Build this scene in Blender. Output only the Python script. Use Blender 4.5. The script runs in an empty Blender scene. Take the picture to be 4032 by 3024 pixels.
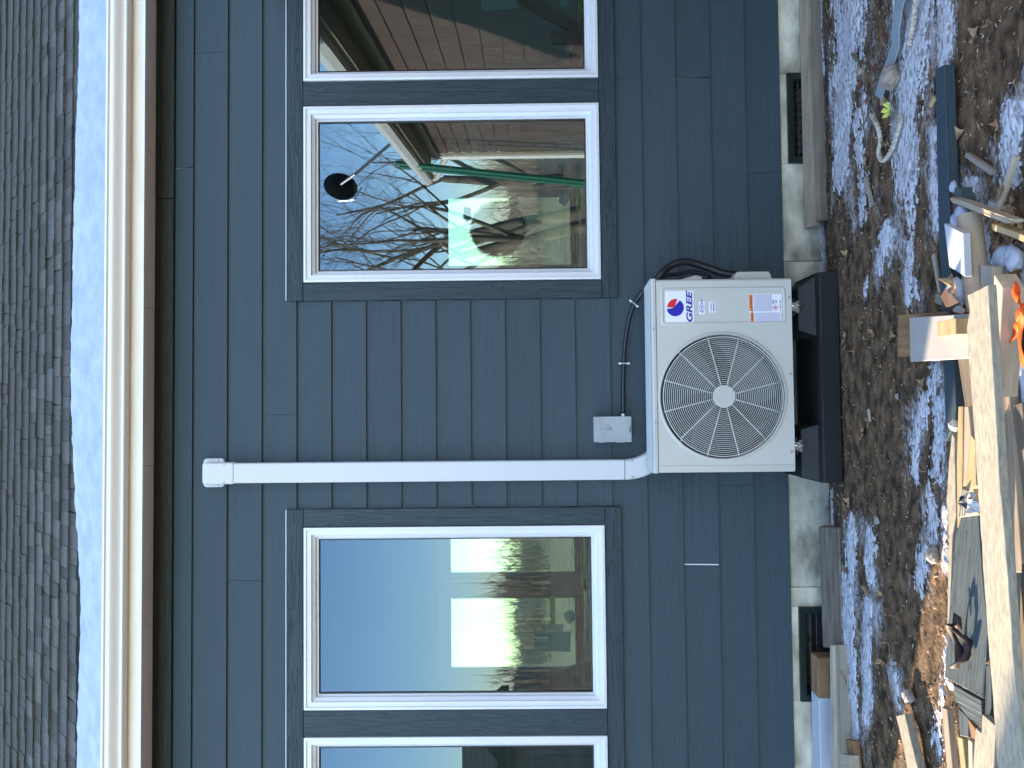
import bpy, math, random
from mathutils import Vector, Matrix, noise
random.seed(7)
R = math.radians
S = bpy.context.scene
COL = S.collection

# ------------------------------------------------------------------ camera, sky, sun, exposure
yaw, pitch, roll = R(1.892), R(0.496), R(-0.591)
cy, sy, cp, sp_ = math.cos(yaw), math.sin(yaw), math.cos(pitch), math.sin(pitch)
fw = Vector((sy * cp, cy * cp, sp_)); rt = Vector((cy, -sy, 0)); up = rt.cross(fw)
r2 = rt * math.cos(roll) + up * math.sin(roll)
u2 = up * math.cos(roll) - rt * math.sin(roll)
# the phone was held sideways: the frame's top edge points to the scene's right, its left edge to the sky
cx_, cy_ = -u2, r2
m = Matrix((cx_, cy_, -fw)).transposed().to_4x4()
m.translation = Vector((0, -3.8, 1.52))
cam_d = bpy.data.cameras.new('camera'); cam = bpy.data.objects.new('camera', cam_d); COL.objects.link(cam)
cam.matrix_world = m
cam_d.sensor_fit = 'HORIZONTAL'; cam_d.sensor_width = 36.0; cam_d.lens = 36.0 * 2917 / 4032
cam_d.clip_start = 0.05; cam_d.clip_end = 2000
S.camera = cam

SUN_EL, TO_SUN = R(18), Vector((-0.933, 0.361))
world = bpy.data.worlds.new('World'); S.world = world; world.use_nodes = True
wn = world.node_tree.nodes; bg = wn['Background']
sky = wn.new('ShaderNodeTexSky'); sky.sky_type = 'NISHITA'; sky.sun_disc = False
sky.dust_density = .4; sky.sun_elevation = SUN_EL; sky.sun_rotation = math.atan2(TO_SUN.x, TO_SUN.y)
world.node_tree.links.new(sky.outputs[0], bg.inputs[0]); bg.inputs[1].default_value = 0.15
sd = bpy.data.lights.new('sun', 'SUN'); sd.energy = 3.9; sd.angle = R(0.5); sd.color = (1.0, 0.80, 0.56)
sun = bpy.data.objects.new('sun', sd); COL.objects.link(sun)
tosun = Vector((TO_SUN.x * math.cos(SUN_EL), TO_SUN.y * math.cos(SUN_EL), math.sin(SUN_EL)))
sun.rotation_euler = tosun.to_track_quat('Z', 'Y').to_euler(); sun.location = (-6, 2, 6)
S.view_settings.view_transform = 'Standard'; S.view_settings.look = 'None'
S.view_settings.gamma = 1; S.view_settings.use_curve_mapping = False
S.view_settings.exposure = 2.78
S.cycles.max_bounces = 8; S.cycles.diffuse_bounces = 4; S.cycles.transparent_max_bounces = 12
S.cycles.use_denoising = True

# ------------------------------------------------------------------ materials
def mat(name, c, rough=.6, metal=0, spec=.5):
    k = bpy.data.materials.new(name); k.use_nodes = True
    b = k.node_tree.nodes['Principled BSDF']
    b.inputs['Base Color'].default_value = (*c, 1); b.inputs['Roughness'].default_value = rough
    b.inputs['Metallic'].default_value = metal; b.inputs['Specular IOR Level'].default_value = spec
    return k
def varied(k, c1, c2, scale=(5, 5, 5), bump=0, bscale=None, dist=.01, rand=0.0, detail=6, ramp=(.35, .65), rough=None, distortion=0.0):
    """colour noise between c1 and c2 in object space, optional relief, optional tone per piece"""
    t = k.node_tree; N, L = t.nodes, t.links; b = N['Principled BSDF']
    tc = N.new('ShaderNodeTexCoord'); oi = N.new('ShaderNodeObjectInfo')
    add = N.new('ShaderNodeVectorMath'); add.operation = 'ADD'
    sc = N.new('ShaderNodeVectorMath'); sc.operation = 'SCALE'; sc.inputs[0].default_value = (13.1, 7.7, 9.3)
    L.new(oi.outputs['Random'], sc.inputs['Scale']); L.new(tc.outputs['Object'], add.inputs[0]); L.new(sc.outputs[0], add.inputs[1])
    mp = N.new('ShaderNodeMapping'); mp.inputs['Scale'].default_value = scale; L.new(add.outputs[0], mp.inputs[0])
    no = N.new('ShaderNodeTexNoise'); no.inputs['Scale'].default_value = 1; no.inputs['Detail'].default_value = detail
    no.inputs['Distortion'].default_value = distortion
    L.new(mp.outputs[0], no.inputs[0])
    cr = N.new('ShaderNodeValToRGB'); cr.color_ramp.elements[0].position = ramp[0]; cr.color_ramp.elements[1].position = ramp[1]
    cr.color_ramp.elements[0].color = (*c1, 1); cr.color_ramp.elements[1].color = (*c2, 1)
    L.new(no.outputs[0], cr.inputs[0])
    out = cr.outputs[0]
    if rand:
        mr = N.new('ShaderNodeMapRange'); mr.inputs['To Min'].default_value = 1 - rand; mr.inputs['To Max'].default_value = 1 + rand
        L.new(oi.outputs['Random'], mr.inputs['Value'])
        hv = N.new('ShaderNodeHueSaturation'); L.new(mr.outputs[0], hv.inputs['Value']); L.new(out, hv.inputs['Color']); out = hv.outputs[0]
    L.new(out, b.inputs['Base Color'])
    if bump:
        mp2 = N.new('ShaderNodeMapping'); mp2.inputs['Scale'].default_value = bscale or scale; L.new(add.outputs[0], mp2.inputs[0])
        n2 = N.new('ShaderNodeTexNoise'); n2.inputs['Scale'].default_value = 1; n2.inputs['Detail'].default_value = 4
        n2.inputs['Distortion'].default_value = distortion; L.new(mp2.outputs[0], n2.inputs[0])
        bp = N.new('ShaderNodeBump'); bp.inputs['Strength'].default_value = bump; bp.inputs['Distance'].default_value = dist
        L.new(n2.outputs[0], bp.inputs['Height']); L.new(bp.outputs[0], b.inputs['Normal'])
    if rough:
        rr = N.new('ShaderNodeMapRange'); rr.inputs['To Min'].default_value = rough[0]; rr.inputs['To Max'].default_value = rough[1]
        L.new(no.outputs[0], rr.inputs['Value']); L.new(rr.outputs[0], b.inputs['Roughness'])
    return k
def grained(name, c1, c2, wave_scale, dirn, bump, rand=.05, stretch=(1, 1, 1), rough=.55):
    """embossed cedar grain: distorted rings stretched along the board"""
    k = mat(name, c1, rough, 0, .22); t = k.node_tree; N, L = t.nodes, t.links; b = N['Principled BSDF']
    tc = N.new('ShaderNodeTexCoord'); oi = N.new('ShaderNodeObjectInfo')
    add = N.new('ShaderNodeVectorMath'); add.operation = 'ADD'
    sc = N.new('ShaderNodeVectorMath'); sc.operation = 'SCALE'; sc.inputs[0].default_value = (11.3, 0.0, 3.1)
    L.new(oi.outputs['Random'], sc.inputs['Scale']); L.new(tc.outputs['Object'], add.inputs[0]); L.new(sc.outputs[0], add.inputs[1])
    mp = N.new('ShaderNodeMapping'); mp.inputs['Scale'].default_value = stretch; L.new(add.outputs[0], mp.inputs[0])
    wv = N.new('ShaderNodeTexNoise'); wv.inputs['Scale'].default_value = wave_scale; wv.inputs['Detail'].default_value = 2.0; wv.inputs['Distortion'].default_value = .6
    L.new(mp.outputs[0], wv.inputs[0])
    # contour lines of the stretched noise = grain
    mu = N.new('ShaderNodeMath'); mu.operation = 'MULTIPLY'; mu.inputs[1].default_value = 9; L.new(wv.outputs[0], mu.inputs[0])
    fr = N.new('ShaderNodeMath'); fr.operation = 'FRACT'; L.new(mu.outputs[0], fr.inputs[0])
    cr = N.new('ShaderNodeValToRGB'); cr.color_ramp.elements[0].position = 0; cr.color_ramp.elements[1].position = .22
    cr.color_ramp.elements[0].color = (0, 0, 0, 1); cr.color_ramp.elements[1].color = (1, 1, 1, 1); L.new(fr.outputs[0], cr.inputs[0])
    bp = N.new('ShaderNodeBump'); bp.inputs['Strength'].default_value = bump; bp.inputs['Distance'].default_value = .002
    L.new(cr.outputs[0], bp.inputs['Height']); L.new(bp.outputs[0], b.inputs['Normal'])
    n2 = N.new('ShaderNodeTexNoise'); n2.inputs['Scale'].default_value = 2.2; n2.inputs['Detail'].default_value = 5; L.new(add.outputs[0], n2.inputs[0])
    mx = N.new('ShaderNodeMix'); mx.data_type = 'RGBA'; mx.inputs['A'].default_value = (*c1, 1); mx.inputs['B'].default_value = (*c2, 1)
    L.new(n2.outputs[0], mx.inputs['Factor'])
    dk = N.new('ShaderNodeMix'); dk.data_type = 'RGBA'; dk.blend_type = 'MULTIPLY'; dk.inputs['Factor'].default_value = .35 * bump
    L.new(mx.outputs['Result'], dk.inputs['A']); L.new(cr.outputs[0], dk.inputs['B'])
    mr = N.new('ShaderNodeMapRange'); mr.inputs['To Min'].default_value = 1 - rand; mr.inputs['To Max'].default_value = 1 + rand
    L.new(oi.outputs['Random'], mr.inputs['Value'])
    hv = N.new('ShaderNodeHueSaturation'); L.new(mr.outputs[0], hv.inputs['Value']); L.new(dk.outputs['Result'], hv.inputs['Color'])
    L.new(hv.outputs[0], b.inputs['Base Color'])
    return k
M = {}
M['siding'] = grained('slate_siding', (.038, .059, .073), (.045, .068, .084), 1.0, 'X', .32, .05, (1.0, 1, 26), .5)
M['trim_h'] = grained('slate_trim', (.035, .052, .063), (.041, .060, .073), 1.0, 'X', .9, .05, (2.2, 1, 34), .5)
M['trim_v'] = grained('slate_trim_upright', (.035, .052, .063), (.041, .060, .073), 1.0, 'Z', .9, .05, (34, 1, 2.2), .5)
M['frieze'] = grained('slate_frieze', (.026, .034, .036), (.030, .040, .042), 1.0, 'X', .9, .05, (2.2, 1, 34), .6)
M['vinyl'] = varied(mat('white_vinyl', (.78, .78, .79), .35), (.66, .67, .71), (.72, .73, .76), (2, 2, 2))
M['gutter'] = mat('gutter_enamel', (.74, .70, .66), .35)
M['fascia'] = varied(mat('fascia_paint', (.75, .70, .6), .5), (.76, .72, .66), (.84, .81, .77), (3, 8, 14), .3, (4, 30, 60), .002)
M['soffit'] = varied(mat('soffit_board', (.4, .36, .3), .6), (.84, .78, .69), (.90, .85, .77), (2, 5, 5))
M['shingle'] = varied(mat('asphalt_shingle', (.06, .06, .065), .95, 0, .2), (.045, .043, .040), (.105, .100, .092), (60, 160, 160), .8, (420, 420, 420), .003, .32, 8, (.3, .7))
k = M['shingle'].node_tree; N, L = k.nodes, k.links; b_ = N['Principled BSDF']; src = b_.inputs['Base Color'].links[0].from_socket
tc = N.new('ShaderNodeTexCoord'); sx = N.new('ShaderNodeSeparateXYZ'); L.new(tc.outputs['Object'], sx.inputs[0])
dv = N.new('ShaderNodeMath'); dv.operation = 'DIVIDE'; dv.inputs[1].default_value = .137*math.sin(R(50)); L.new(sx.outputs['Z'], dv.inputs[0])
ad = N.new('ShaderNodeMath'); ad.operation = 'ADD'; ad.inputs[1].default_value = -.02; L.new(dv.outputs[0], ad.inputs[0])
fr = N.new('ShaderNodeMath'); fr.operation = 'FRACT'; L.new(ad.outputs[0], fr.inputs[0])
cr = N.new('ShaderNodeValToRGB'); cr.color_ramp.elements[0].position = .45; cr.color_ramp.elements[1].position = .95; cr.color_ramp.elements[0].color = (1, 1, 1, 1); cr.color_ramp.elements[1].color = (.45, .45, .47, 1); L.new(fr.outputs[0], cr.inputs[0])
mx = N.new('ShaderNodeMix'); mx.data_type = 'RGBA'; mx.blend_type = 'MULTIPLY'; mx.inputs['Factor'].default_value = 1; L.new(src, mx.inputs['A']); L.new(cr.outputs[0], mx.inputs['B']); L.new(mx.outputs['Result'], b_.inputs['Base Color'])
M['deck'] = mat('roof_felt', (.02, .02, .022), .95)
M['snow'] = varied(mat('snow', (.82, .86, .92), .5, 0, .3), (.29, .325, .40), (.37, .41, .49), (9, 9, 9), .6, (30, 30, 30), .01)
b_ = M['snow'].node_tree.nodes['Principled BSDF']
M['gsnow'] = varied(mat('thin_snow', (.75, .79, .86), .55, 0, .3), (.14, .12, .11), (.50, .51, .55), (30, 120, 45), .7, (60, 60, 60), .008, 0, 8, (.32, .52))
M['ground'] = varied(mat('soil', (.05, .04, .03), .95, 0, .15), (.030, .021, .014), (.165, .105, .060), (16, 26, 22), .8, (60, 60, 60), .007, 0, 10, (.34, .68))
M['far_ground'] = varied(mat('far_soil', (.09, .065, .04), .95, 0, .1), (.12, .085, .05), (.30, .22, .14), (2, 2, 2), .6, (8, 8, 8), .05)
M['concrete'] = varied(mat('concrete', (.3, .3, .28), .9, 0, .2), (.20, .18, .14), (.72, .67, .53), (5, 5, 9), .6, (45, 45, 45), .006, .05, 8, (.3, .7))
M['iron'] = mat('dark_green_metal', (.008, .016, .014), .4)
M['wire'] = mat('vent_wire', (.06, .07, .07), .4, .6)
M['foam'] = mat('grey_foam', (.035, .035, .035), .9)
M['drywall'] = mat('drywall', (.72, .73, .72), .8)
M['ceiling'] = mat('ceiling_board', (.16, .17, .18), .8)
M['subfloor'] = varied(mat('subfloor', (.3, .2, .1), .7), (.24, .15, .08), (.36, .26, .15), (2, 20, 2))
M['ac'] = varied(mat('ac_enamel', (.60, .59, .55), .38), (.51, .50, .46), (.56, .55, .51), (1.5, 1.5, 1.5))
M['ac_wire'] = mat('guard_wire', (.50, .50, .47), .35)
M['ac_in'] = mat('fan_shroud', (.008, .009, .010), .6)
M['blade'] = mat('fan_blade', (.06, .065, .07), .5)
M['coil'] = varied(mat('coil_fins', (.03, .04, .05), .4, .5), (.015, .02, .025), (.06, .07, .08), (2, 2, 300))
M['duct'] = mat('duct_plastic', (.58, .59, .61), .4)
M['rubber'] = None
M['rubber'] = varied(mat('stand_rubber', (.012, .014, .016), .6), (.003, .0045, .006), (.008, .010, .012), (6, 6, 6), .3, (90, 90, 90), .002)
M['zinc'] = mat('zinc_steel', (.55, .55, .52), .3, .9)
M['boxgrey'] = varied(mat('grey_enamel_box', (.30, .33, .34), .3), (.27, .29, .31), (.34, .37, .38), (9, 9, 9), .15, (14, 14, 14), .004)
M['hose'] = mat('black_hose', (.010, .012, .015), .45)
M['whip'] = mat('conduit_black', (.012, .016, .024), .3)
M['clip'] = mat('white_clip', (.8, .8, .78), .4)
M['label'] = mat('sticker_white', (.80, .80, .86), .4)
M['blue'] = mat('print_blue', (.006, .008, .36), .4)
M['navy'] = mat('print_navy', (.03, .025, .30), .4)
M['red'] = mat('print_red', (.72, .012, .03), .4)
M['orange_p'] = mat('print_orange', (.78, .22, .03), .4)
M['grey_p'] = mat('print_grey', (.28, .27, .46), .5)
M['dark_p'] = mat('print_dark', (.06, .06, .09), .5)
M['screw'] = mat('screw_steel', (.35, .35, .35), .35, .8)
def wood(name, c1, c2, g=28, bump=.4, rand=.12, ramp=(.3, .7)):
    M[name] = varied(mat(name, c1, .75, 0, .25), c1, c2, (5, g*1.6, g*1.6), bump, (12, g * 5, g * 5), .0015, rand, 10, ramp, None, .15)
wood('pine', (.26, .18, .09), (.40, .30, .16))
wood('sun_pine', (.14, .125, .095), (.27, .235, .17), 80, .12, .06, (.30, .64))
M['sun_pine'] = varied(mat('weathered_pine', (.3, .26, .2), .8, 0, .2), (.215, .20, .16), (.325, .29, .22), (30, 120, 120), .2, (90, 240, 240), .001, .06, 10, (.34, .62), None, .1)
wood('grey_wood', (.20, .17, .14), (.33, .29, .24), 30)
wood('stud_wood', (.21, .165, .12), (.33, .27, .20), 30)
wood('pale_wood', (.30, .25, .18), (.45, .39, .30), 20)
wood('old_wood', (.10, .082, .062), (.22, .185, .145), 22, 1.0)
wood('brown_wood', (.16, .085, .038), (.29, .17, .085), 22)
wood('slate_offcut', (.045, .062, .072), (.10, .125, .135), 50, 1.0, .15)
M['slate_offcut'] = grained('slate_offcut', (.040, .056, .064), (.075, .095, .100), 1.0, 'X', 1.0, .15, (2.2, 40, 1), .6)
wood('red_wood', (.10, .028, .022), (.16, .05, .04), 10)
M['white_board'] = varied(mat('white_panel', (.70, .67, .62), .6), (.26, .245, .225), (.33, .315, .295), (6, 6, 6), .2, (40, 40, 40), .002)
M['foam_white'] = mat('white_wrap', (.42, .45, .50), .55)
M['card'] = varied(mat('cardboard', (.34, .26, .18), .85), (.30, .23, .16), (.40, .31, .22), (8, 8, 8))
M['tarp'] = mat('pale_plastic', (.32, .37, .44), .35)
M['orange'] = mat('orange_webbing', (.85, .10, .012), .5)
M['strip'] = mat('grey_flashing', (.36, .42, .46), .3, .3)
M['rope'] = varied(mat('rope', (.45, .40, .33), .9), (.30, .26, .21), (.55, .50, .42), (60, 60, 60), .8, (150, 150, 150), .004)
M['rock'] = varied(mat('rock', (.26, .21, .17), .9), (.18, .14, .11), (.36, .30, .25), (20, 20, 20), .8, (40, 40, 40), .01)
M['brick'] = mat('brick_red', (.11, .035, .025), .9)
M['yellow'] = mat('yellow_leaf', (.55, .55, .12), .7)
M['leaf'] = varied(mat('dead_leaf', (.16, .09, .05), .8), (.10, .06, .035), (.36, .22, .11), (30, 30, 30))
M['chip'] = varied(mat('pale_chip', (.42, .38, .30), .8), (.20, .17, .13), (.55, .52, .45), (9, 9, 9))
M['leather'] = mat('dark_curl', (.035, .016, .011), .7)
M['bark'] = varied(mat('bark', (.13, .10, .075), .9), (.09, .065, .045), (.20, .16, .12), (9, 9, 2))
M['twig'] = varied(mat('far_twigs', (.10, .065, .045), .95), (.26, .19, .13), (.44, .33, .23), (.3, .3, .3))
M['shake'] = varied(mat('brown_shake', (.12, .06, .045), .85), (.075, .040, .034), (.12, .075, .062), (20, 20, 3), .5, (60, 60, 6), .004, .22)
M['green'] = mat('green_paint', (.01, .14, .09), .5)
M['beige'] = mat('beige_paint', (.40, .32, .22), .6)
M['dishm'] = mat('black_dish', (.01, .01, .012), .4)
M['film'] = mat('blue_film', (.42, .70, .80), .5)
M['tape'] = mat('green_tape', (.62, .70, .06), .6)
M['neigh'] = varied(mat('neighbour_siding', (.30, .27, .22), .8), (.26, .23, .19), (.34, .31, .26), (1, 1, 12))
M['seal'] = mat('black_seal', (.008, .008, .01), .4)
# window glass: pale low-e coating that mirrors the sky and lets the room show through
g = bpy.data.materials.new('window_glass'); g.use_nodes = True; N, L = g.node_tree.nodes, g.node_tree.links
for n in list(N): N.remove(n)
o_ = N.new('ShaderNodeOutputMaterial'); mx = N.new('ShaderNodeMixShader'); tr = N.new('ShaderNodeBsdfTransparent'); gl = N.new('ShaderNodeBsdfGlossy')
tr.inputs[0].default_value = (.50, .60, .54, 1); gl.inputs['Roughness'].default_value = 0.0; gl.inputs[0].default_value = (.58, .74, 1, 1)
fr = N.new('ShaderNodeFresnel'); fr.inputs[0].default_value = 1.5
geo_n = N.new('ShaderNodeNewGeometry')
ml = N.new('ShaderNodeMath'); ml.operation = 'MULTIPLY_ADD'; ml.inputs[1].default_value = 1.0; ml.inputs[2].default_value = .065
L.new(fr.outputs[0], ml.inputs[0]); L.new(ml.outputs[0], mx.inputs[0]); L.new(tr.outputs[0], mx.inputs[1]); L.new(gl.outputs[0], mx.inputs[2]); L.new(mx.outputs[0], o_.inputs[0])
M['glass'] = g
g2 = g.copy(); g2.name = 'clear_glass'; g2.node_tree.nodes['Transparent BSDF'].inputs[0].default_value = (.80, .93, .98, 1); M['glass_clear'] = g2

# ------------------------------------------------------------------ mesh helpers
class MB:
    def __init__(s): s.v, s.f = [], []
    def add(s, vs, fs):
        n = len(s.v); s.v += [tuple(q) for q in vs]; s.f += [tuple(i + n for i in q) for q in fs]; return s
    def box(s, x0, x1, y0, y1, z0, z1):
        return s.add([(x0,y0,z0),(x1,y0,z0),(x1,y1,z0),(x0,y1,z0),(x0,y0,z1),(x1,y0,z1),(x1,y1,z1),(x0,y1,z1)],
                     [(0,3,2,1),(4,5,6,7),(0,1,5,4),(1,2,6,5),(2,3,7,6),(3,0,4,7)])
    def prism(s, pts, d):
        """closed outline pts (3D) swept by vector d"""
        n = len(pts); d = Vector(d)
        nrm = Vector((0,0,0))
        for i in range(n): nrm += Vector(pts[i]).cross(Vector(pts[(i+1) % n]))
        if nrm.dot(d) > 0: pts = list(reversed(pts))
        vs = [tuple(p) for p in pts] + [tuple(Vector(p) + d) for p in pts]
        fs = [tuple(range(n)), tuple(range(2*n-1, n-1, -1))]
        fs += [((i+1) % n, i, i+n, (i+1) % n + n) for i in range(n)]
        return s.add(vs, fs)
    def tube(s, pts, rad, n=8, caps=True, flat=1.0):
        pts = [Vector(p) for p in pts]; k = len(pts); rad = rad if isinstance(rad, (list, tuple)) else [rad]*k
        vs, fs = [], []; prev = None
        for i, p in enumerate(pts):
            t = (pts[min(i+1, k-1)] - pts[max(i-1, 0)]).normalized()
            if prev is None:
                a = t.cross(Vector((0,0,1)));  a = a.normalized() if a.length > 1e-4 else Vector((1,0,0))
            else:
                a = (prev - t*prev.dot(t)).normalized()
            prev = a; b = t.cross(a)
            for j in range(n):
                w = 2*math.pi*j/n; vs.append(p + (a*math.cos(w) + b*math.sin(w)*flat)*rad[i])
        for i in range(k-1):
            for j in range(n):
                fs.append((i*n+j, i*n+(j+1) % n, (i+1)*n+(j+1) % n, (i+1)*n+j))
        if caps: fs += [tuple(range(n-1, -1, -1)), tuple(range((k-1)*n, k*n))]
        return s.add(vs, fs)
    def build(s, name, m_, parent=None, smooth=False, bevel=0, seg=1, origin=None, rot=0):
        me = bpy.data.meshes.new(name); vs = s.v
        o = bpy.data.objects.new(name, me); COL.objects.link(o)
        if origin is not None:
            mt = Matrix.Translation(Vector(origin)) @ Matrix.Rotation(rot, 4, 'Z'); inv = mt.inverted()
            vs = [tuple(inv @ Vector(p)) for p in vs]; 
        me.from_pydata(vs, [], s.f); me.update()
        ms = m_ if isinstance(m_, (list, tuple)) else [m_]
        for q in ms: me.materials.append(q if not isinstance(q, str) else M[q])
        if origin is not None: o.matrix_world = mt
        if parent is not None: o.parent = parent
        if smooth:
            for p in me.polygons: p.use_smooth = True
        if bevel:
            md = o.modifiers.new('bevel', 'BEVEL'); md.width = bevel; md.segments = seg; md.limit_method = 'ANGLE'; md.angle_limit = R(40)
        return o
def tag(o, label=None, cat=None, group=None, kind=None):
    if label: o['label'] = label
    if cat: o['category'] = cat
    if group: o['group'] = group
    if kind: o['kind'] = kind
    return o
def empty(name, loc=(0,0,0), label=None, cat=None, group=None):
    o = bpy.data.objects.new(name, None); COL.objects.link(o); o.empty_display_size = .1
    o.location = loc; bpy.context.view_layer.update()
    return tag(o, label, cat, group)
def under(o, parent):
    """parent a world-space mesh while keeping it in place"""
    o.parent = parent; o.matrix_parent_inverse = Matrix.Translation(-Vector(parent.location)); return o
def slab(name, pts, thick, m_, label=None, cat=None, group=None, bevel=.0015, parent=None, rough=0):
    """a board or sheet: outline of its top face, thickness downward, local X along its longest edge"""
    pts = [Vector(p) for p in pts]; n = len(pts)
    e = max(((pts[(i+1) % n] - pts[i]) for i in range(n)), key=lambda q: q.length)
    c = sum(pts, Vector()) / n
    if rough:
        q = []
        for i in range(n):
            a, b = pts[i], pts[(i+1) % n]; k = max(1, int((b-a).length/.03))
            for j in range(k):
                w = a.lerp(b, j/k); nn = noise.noise_vector(w*23.0)*rough; q.append(w + Vector((nn.x, nn.y, 0)))
        pts = q
    o = MB().prism(pts, (0, 0, -thick)).build(name, m_, None, bevel=bevel, origin=c, rot=math.atan2(e.y, e.x))
    if parent is not None:
        bpy.context.view_layer.update(); under(o, parent)
    return tag(o, label, cat, group)

# ------------------------------------------------------------------ ground and snow
def gz(x, y):
    d = min(1, max(0, -y/.42)); d = d*d*(3-2*d)
    h = -.045 + .095*d
    h += .010*noise.noise(Vector((x*1.3, y*1.3, 0))) + .008*noise.noise(Vector((x*6, y*9, 3))) + .0022*noise.noise(Vector((x*16, y*16, 5)))
    e = min(1, max(0, min((x+3.2)/.4, (3.4-x)/.4, (y+3.0)/.4)))
    return h*e + .035*(1-e)
def grid(x0, x1, y0, y1, st, fz, keep=None):
    nx, ny = int(round((x1-x0)/st)), int(round((y1-y0)/st)); vs, fs, idx = [], [], {}
    ok = {}
    for j in range(ny+1):
        for i in range(nx+1):
            x, y = x0+i*st, y0+j*st
            k = keep(x, y) if keep else 1
            ok[(i, j)] = k
    for j in range(ny):
        for i in range(nx):
            c = ((i,j),(i+1,j),(i+1,j+1),(i,j+1))
            if all(ok[q] > 0 for q in c):
                f = []
                for q in c:
                    if q not in idx:
                        idx[q] = len(vs); x, y = x0+q[0]*st, y0+q[1]*st; vs.append((x, y, fz(x, y, ok[q])))
                    f.append(idx[q])
                fs.append(tuple(f))
    return MB().add(vs, fs)
gr = grid(-3.2, 3.4, -3.0, .04, .02, lambda x, y, k: gz(x, y)).build('ground', 'ground', smooth=True); tag(gr, kind='structure')
o = MB()
for (a, b, c, d) in ((-900, 900, -900, -3.0), (-900, -3.2, -3.0, .04), (3.4, 900, -3.0, .04), (-900, 900, .04, 900)):
    o.add([(a,c,.035),(b,c,.035),(b,d,.035),(a,d,.035)], [(0,1,2,3)])
tag(o.build('outer_ground', 'far_ground'), kind='structure')

CAPS = [  # snow bands: (x,y,z) ends on the ground, half width, weight
 ((1.794, -0.627, 0.05), (1.5, -0.529, 0.05), .16, 1), ((1.5, -0.529, 0.05), (1.06, -0.447, 0.05), .09, 1),
 ((1.263, -0.65, 0.05), (1.063, -0.626, 0.05), .07, .75), ((1.509, -1.125, 0.05), (1.225, -1.053, 0.05), .16, .9), ((1.407, -1.304, 0.05), (1.183, -1.293, 0.05), .06, .9),
 ((1.229, -1.043, 0.05), (0.871, -1.034, 0.05), .09, 1), ((0.865, -1.053, 0.05), (0.666, -1.043, 0.05), .06, .7), ((0.96, -1.214, 0.05), (0.622, -1.218, 0.05), .025, .9), ((0.962, -0.659, 0.05), (0.816, -0.651, 0.05), .08, .62),
 ((0.686, -0.869, 0.05), (0.578, -0.801, 0.05), .06, .9), ((0.602, -1.026, 0.05), (0.411, -1.033, 0.05), .04, .9), ((0.528, -0.693, 0.05), (0.472, -0.676, 0.05), .02, .9),
 ((0.112, -1.175, 0.05), (-0.057, -1.056, 0.05), .05, .8), ((-0.057, -1.056, 0.05), (-0.257, -1.024, 0.05), .04, .75), ((-0.001, -1.188, 0.05), (-0.244, -1.166, 0.05), .045, .85),
 ((-0.542, -0.482, 0.05), (-0.811, -0.432, 0.05), .06, .85), ((-0.815, -0.415, 0.05), (-1.259, -0.459, 0.05), .07, 1), ((-1.255, -0.467, 0.05), (-1.627, -0.472, 0.05), .05, .95),
 ((-0.528, -0.66, 0.05), (-0.731, -0.649, 0.05), .05, .8), ((-0.837, -0.627, 0.05), (-1.32, -0.585, 0.05), .045, 1),
 ((-1.061, -0.844, 0.05), (-1.176, -0.858, 0.05), .022, .95), ((-0.316, -1.131, 0.05), (-0.475, -1.128, 0.05), .045, .75), ((-0.664, -1.051, 0.05), (-0.531, -1.092, 0.05), .05, .8),
 ((-0.365, -1.219, 0.05), (-0.553, -1.22, 0.05), .02, .8), ((-0.827, -1.226, 0.05), (-1.195, -1.113, 0.05), .05, .55),
 ((0.896, 0.007, -0.02), (0.717, 0.027, -0.02), .035, 1.1), ((-0.439, -0.052, -0.02), (-0.583, -0.065, -0.02), .03, .9), ((2.045, -0.113, 0.0), (1.663, -0.176, 0.0), .03, 1),
 ((0.688, -1.603, 0.05), (0.864, -1.63, 0.05), .05, .9), ((0.715, -1.409, 0.05), (0.67, -1.421, 0.05), .04, 1), ((0.619, -1.509, 0.05), (0.605, -1.528, 0.05), .02, .9),
 ((0.522, -1.471, 0.05), (0.428, -1.481, 0.05), .06, 1), ((0.444, -1.57, 0.05), (0.406, -1.575, 0.05), .08, .9),
]
import numpy as np
def snow_field(x0, x1, y0, y1, st):
    nx, ny = int((x1-x0)/st)+1, int((y1-y0)/st)+1
    X, Y = np.meshgrid(x0+np.arange(nx)*st, y0+np.arange(ny)*st); B = np.zeros_like(X)
    for (a, c, r, w) in CAPS:
        ax, ay, bx, by = a[0], a[1], c[0], c[1]; dx, dy = bx-ax, by-ay
        t = np.clip(((X-ax)*dx+(Y-ay)*dy)/(dx*dx+dy*dy+1e-9), 0, 1)
        d = np.hypot(X-ax-dx*t, Y-ay-dy*t); B = np.maximum(B, np.where(d < r*2.1, w*(1.25-.70*d/r), 0))
    K = np.full(X.shape, -1.0); vs, fs, idx = [], [], {}
    js, is_ = np.nonzero(B > .02)
    for j, i in zip(js.tolist(), is_.tolist()):
        x, y = X[j, i], Y[j, i]
        K[j, i] = B[j, i] + .36*noise.noise(Vector((x*4, y*16, 1))) + .36*noise.noise(Vector((x*11, y*48, 2))) + .36*noise.noise(Vector((x*30, y*100, 4))) + .36*noise.noise(Vector((x*80, y*190, 6))) - .60
    ok = K > -.22
    for j in range(ny-1):
        for i in np.nonzero(ok[j, :-1] & ok[j, 1:] & ok[j+1, :-1] & ok[j+1, 1:])[0].tolist():
            f = []
            for q in ((j,i),(j,i+1),(j+1,i+1),(j+1,i)):
                if q not in idx:
                    idx[q] = len(vs); x, y = float(X[q]), float(Y[q]); vs.append((x, y, gz(x, y) + max(-.010, min(.006, .045*float(K[q]) if K[q] < 0 else .001+.012*float(K[q])))))
                f.append(idx[q])
            fs.append(tuple(f))
    return MB().add(vs, fs)
att = gr.data.attributes.new('frost', 'FLOAT', 'POINT')
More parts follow.
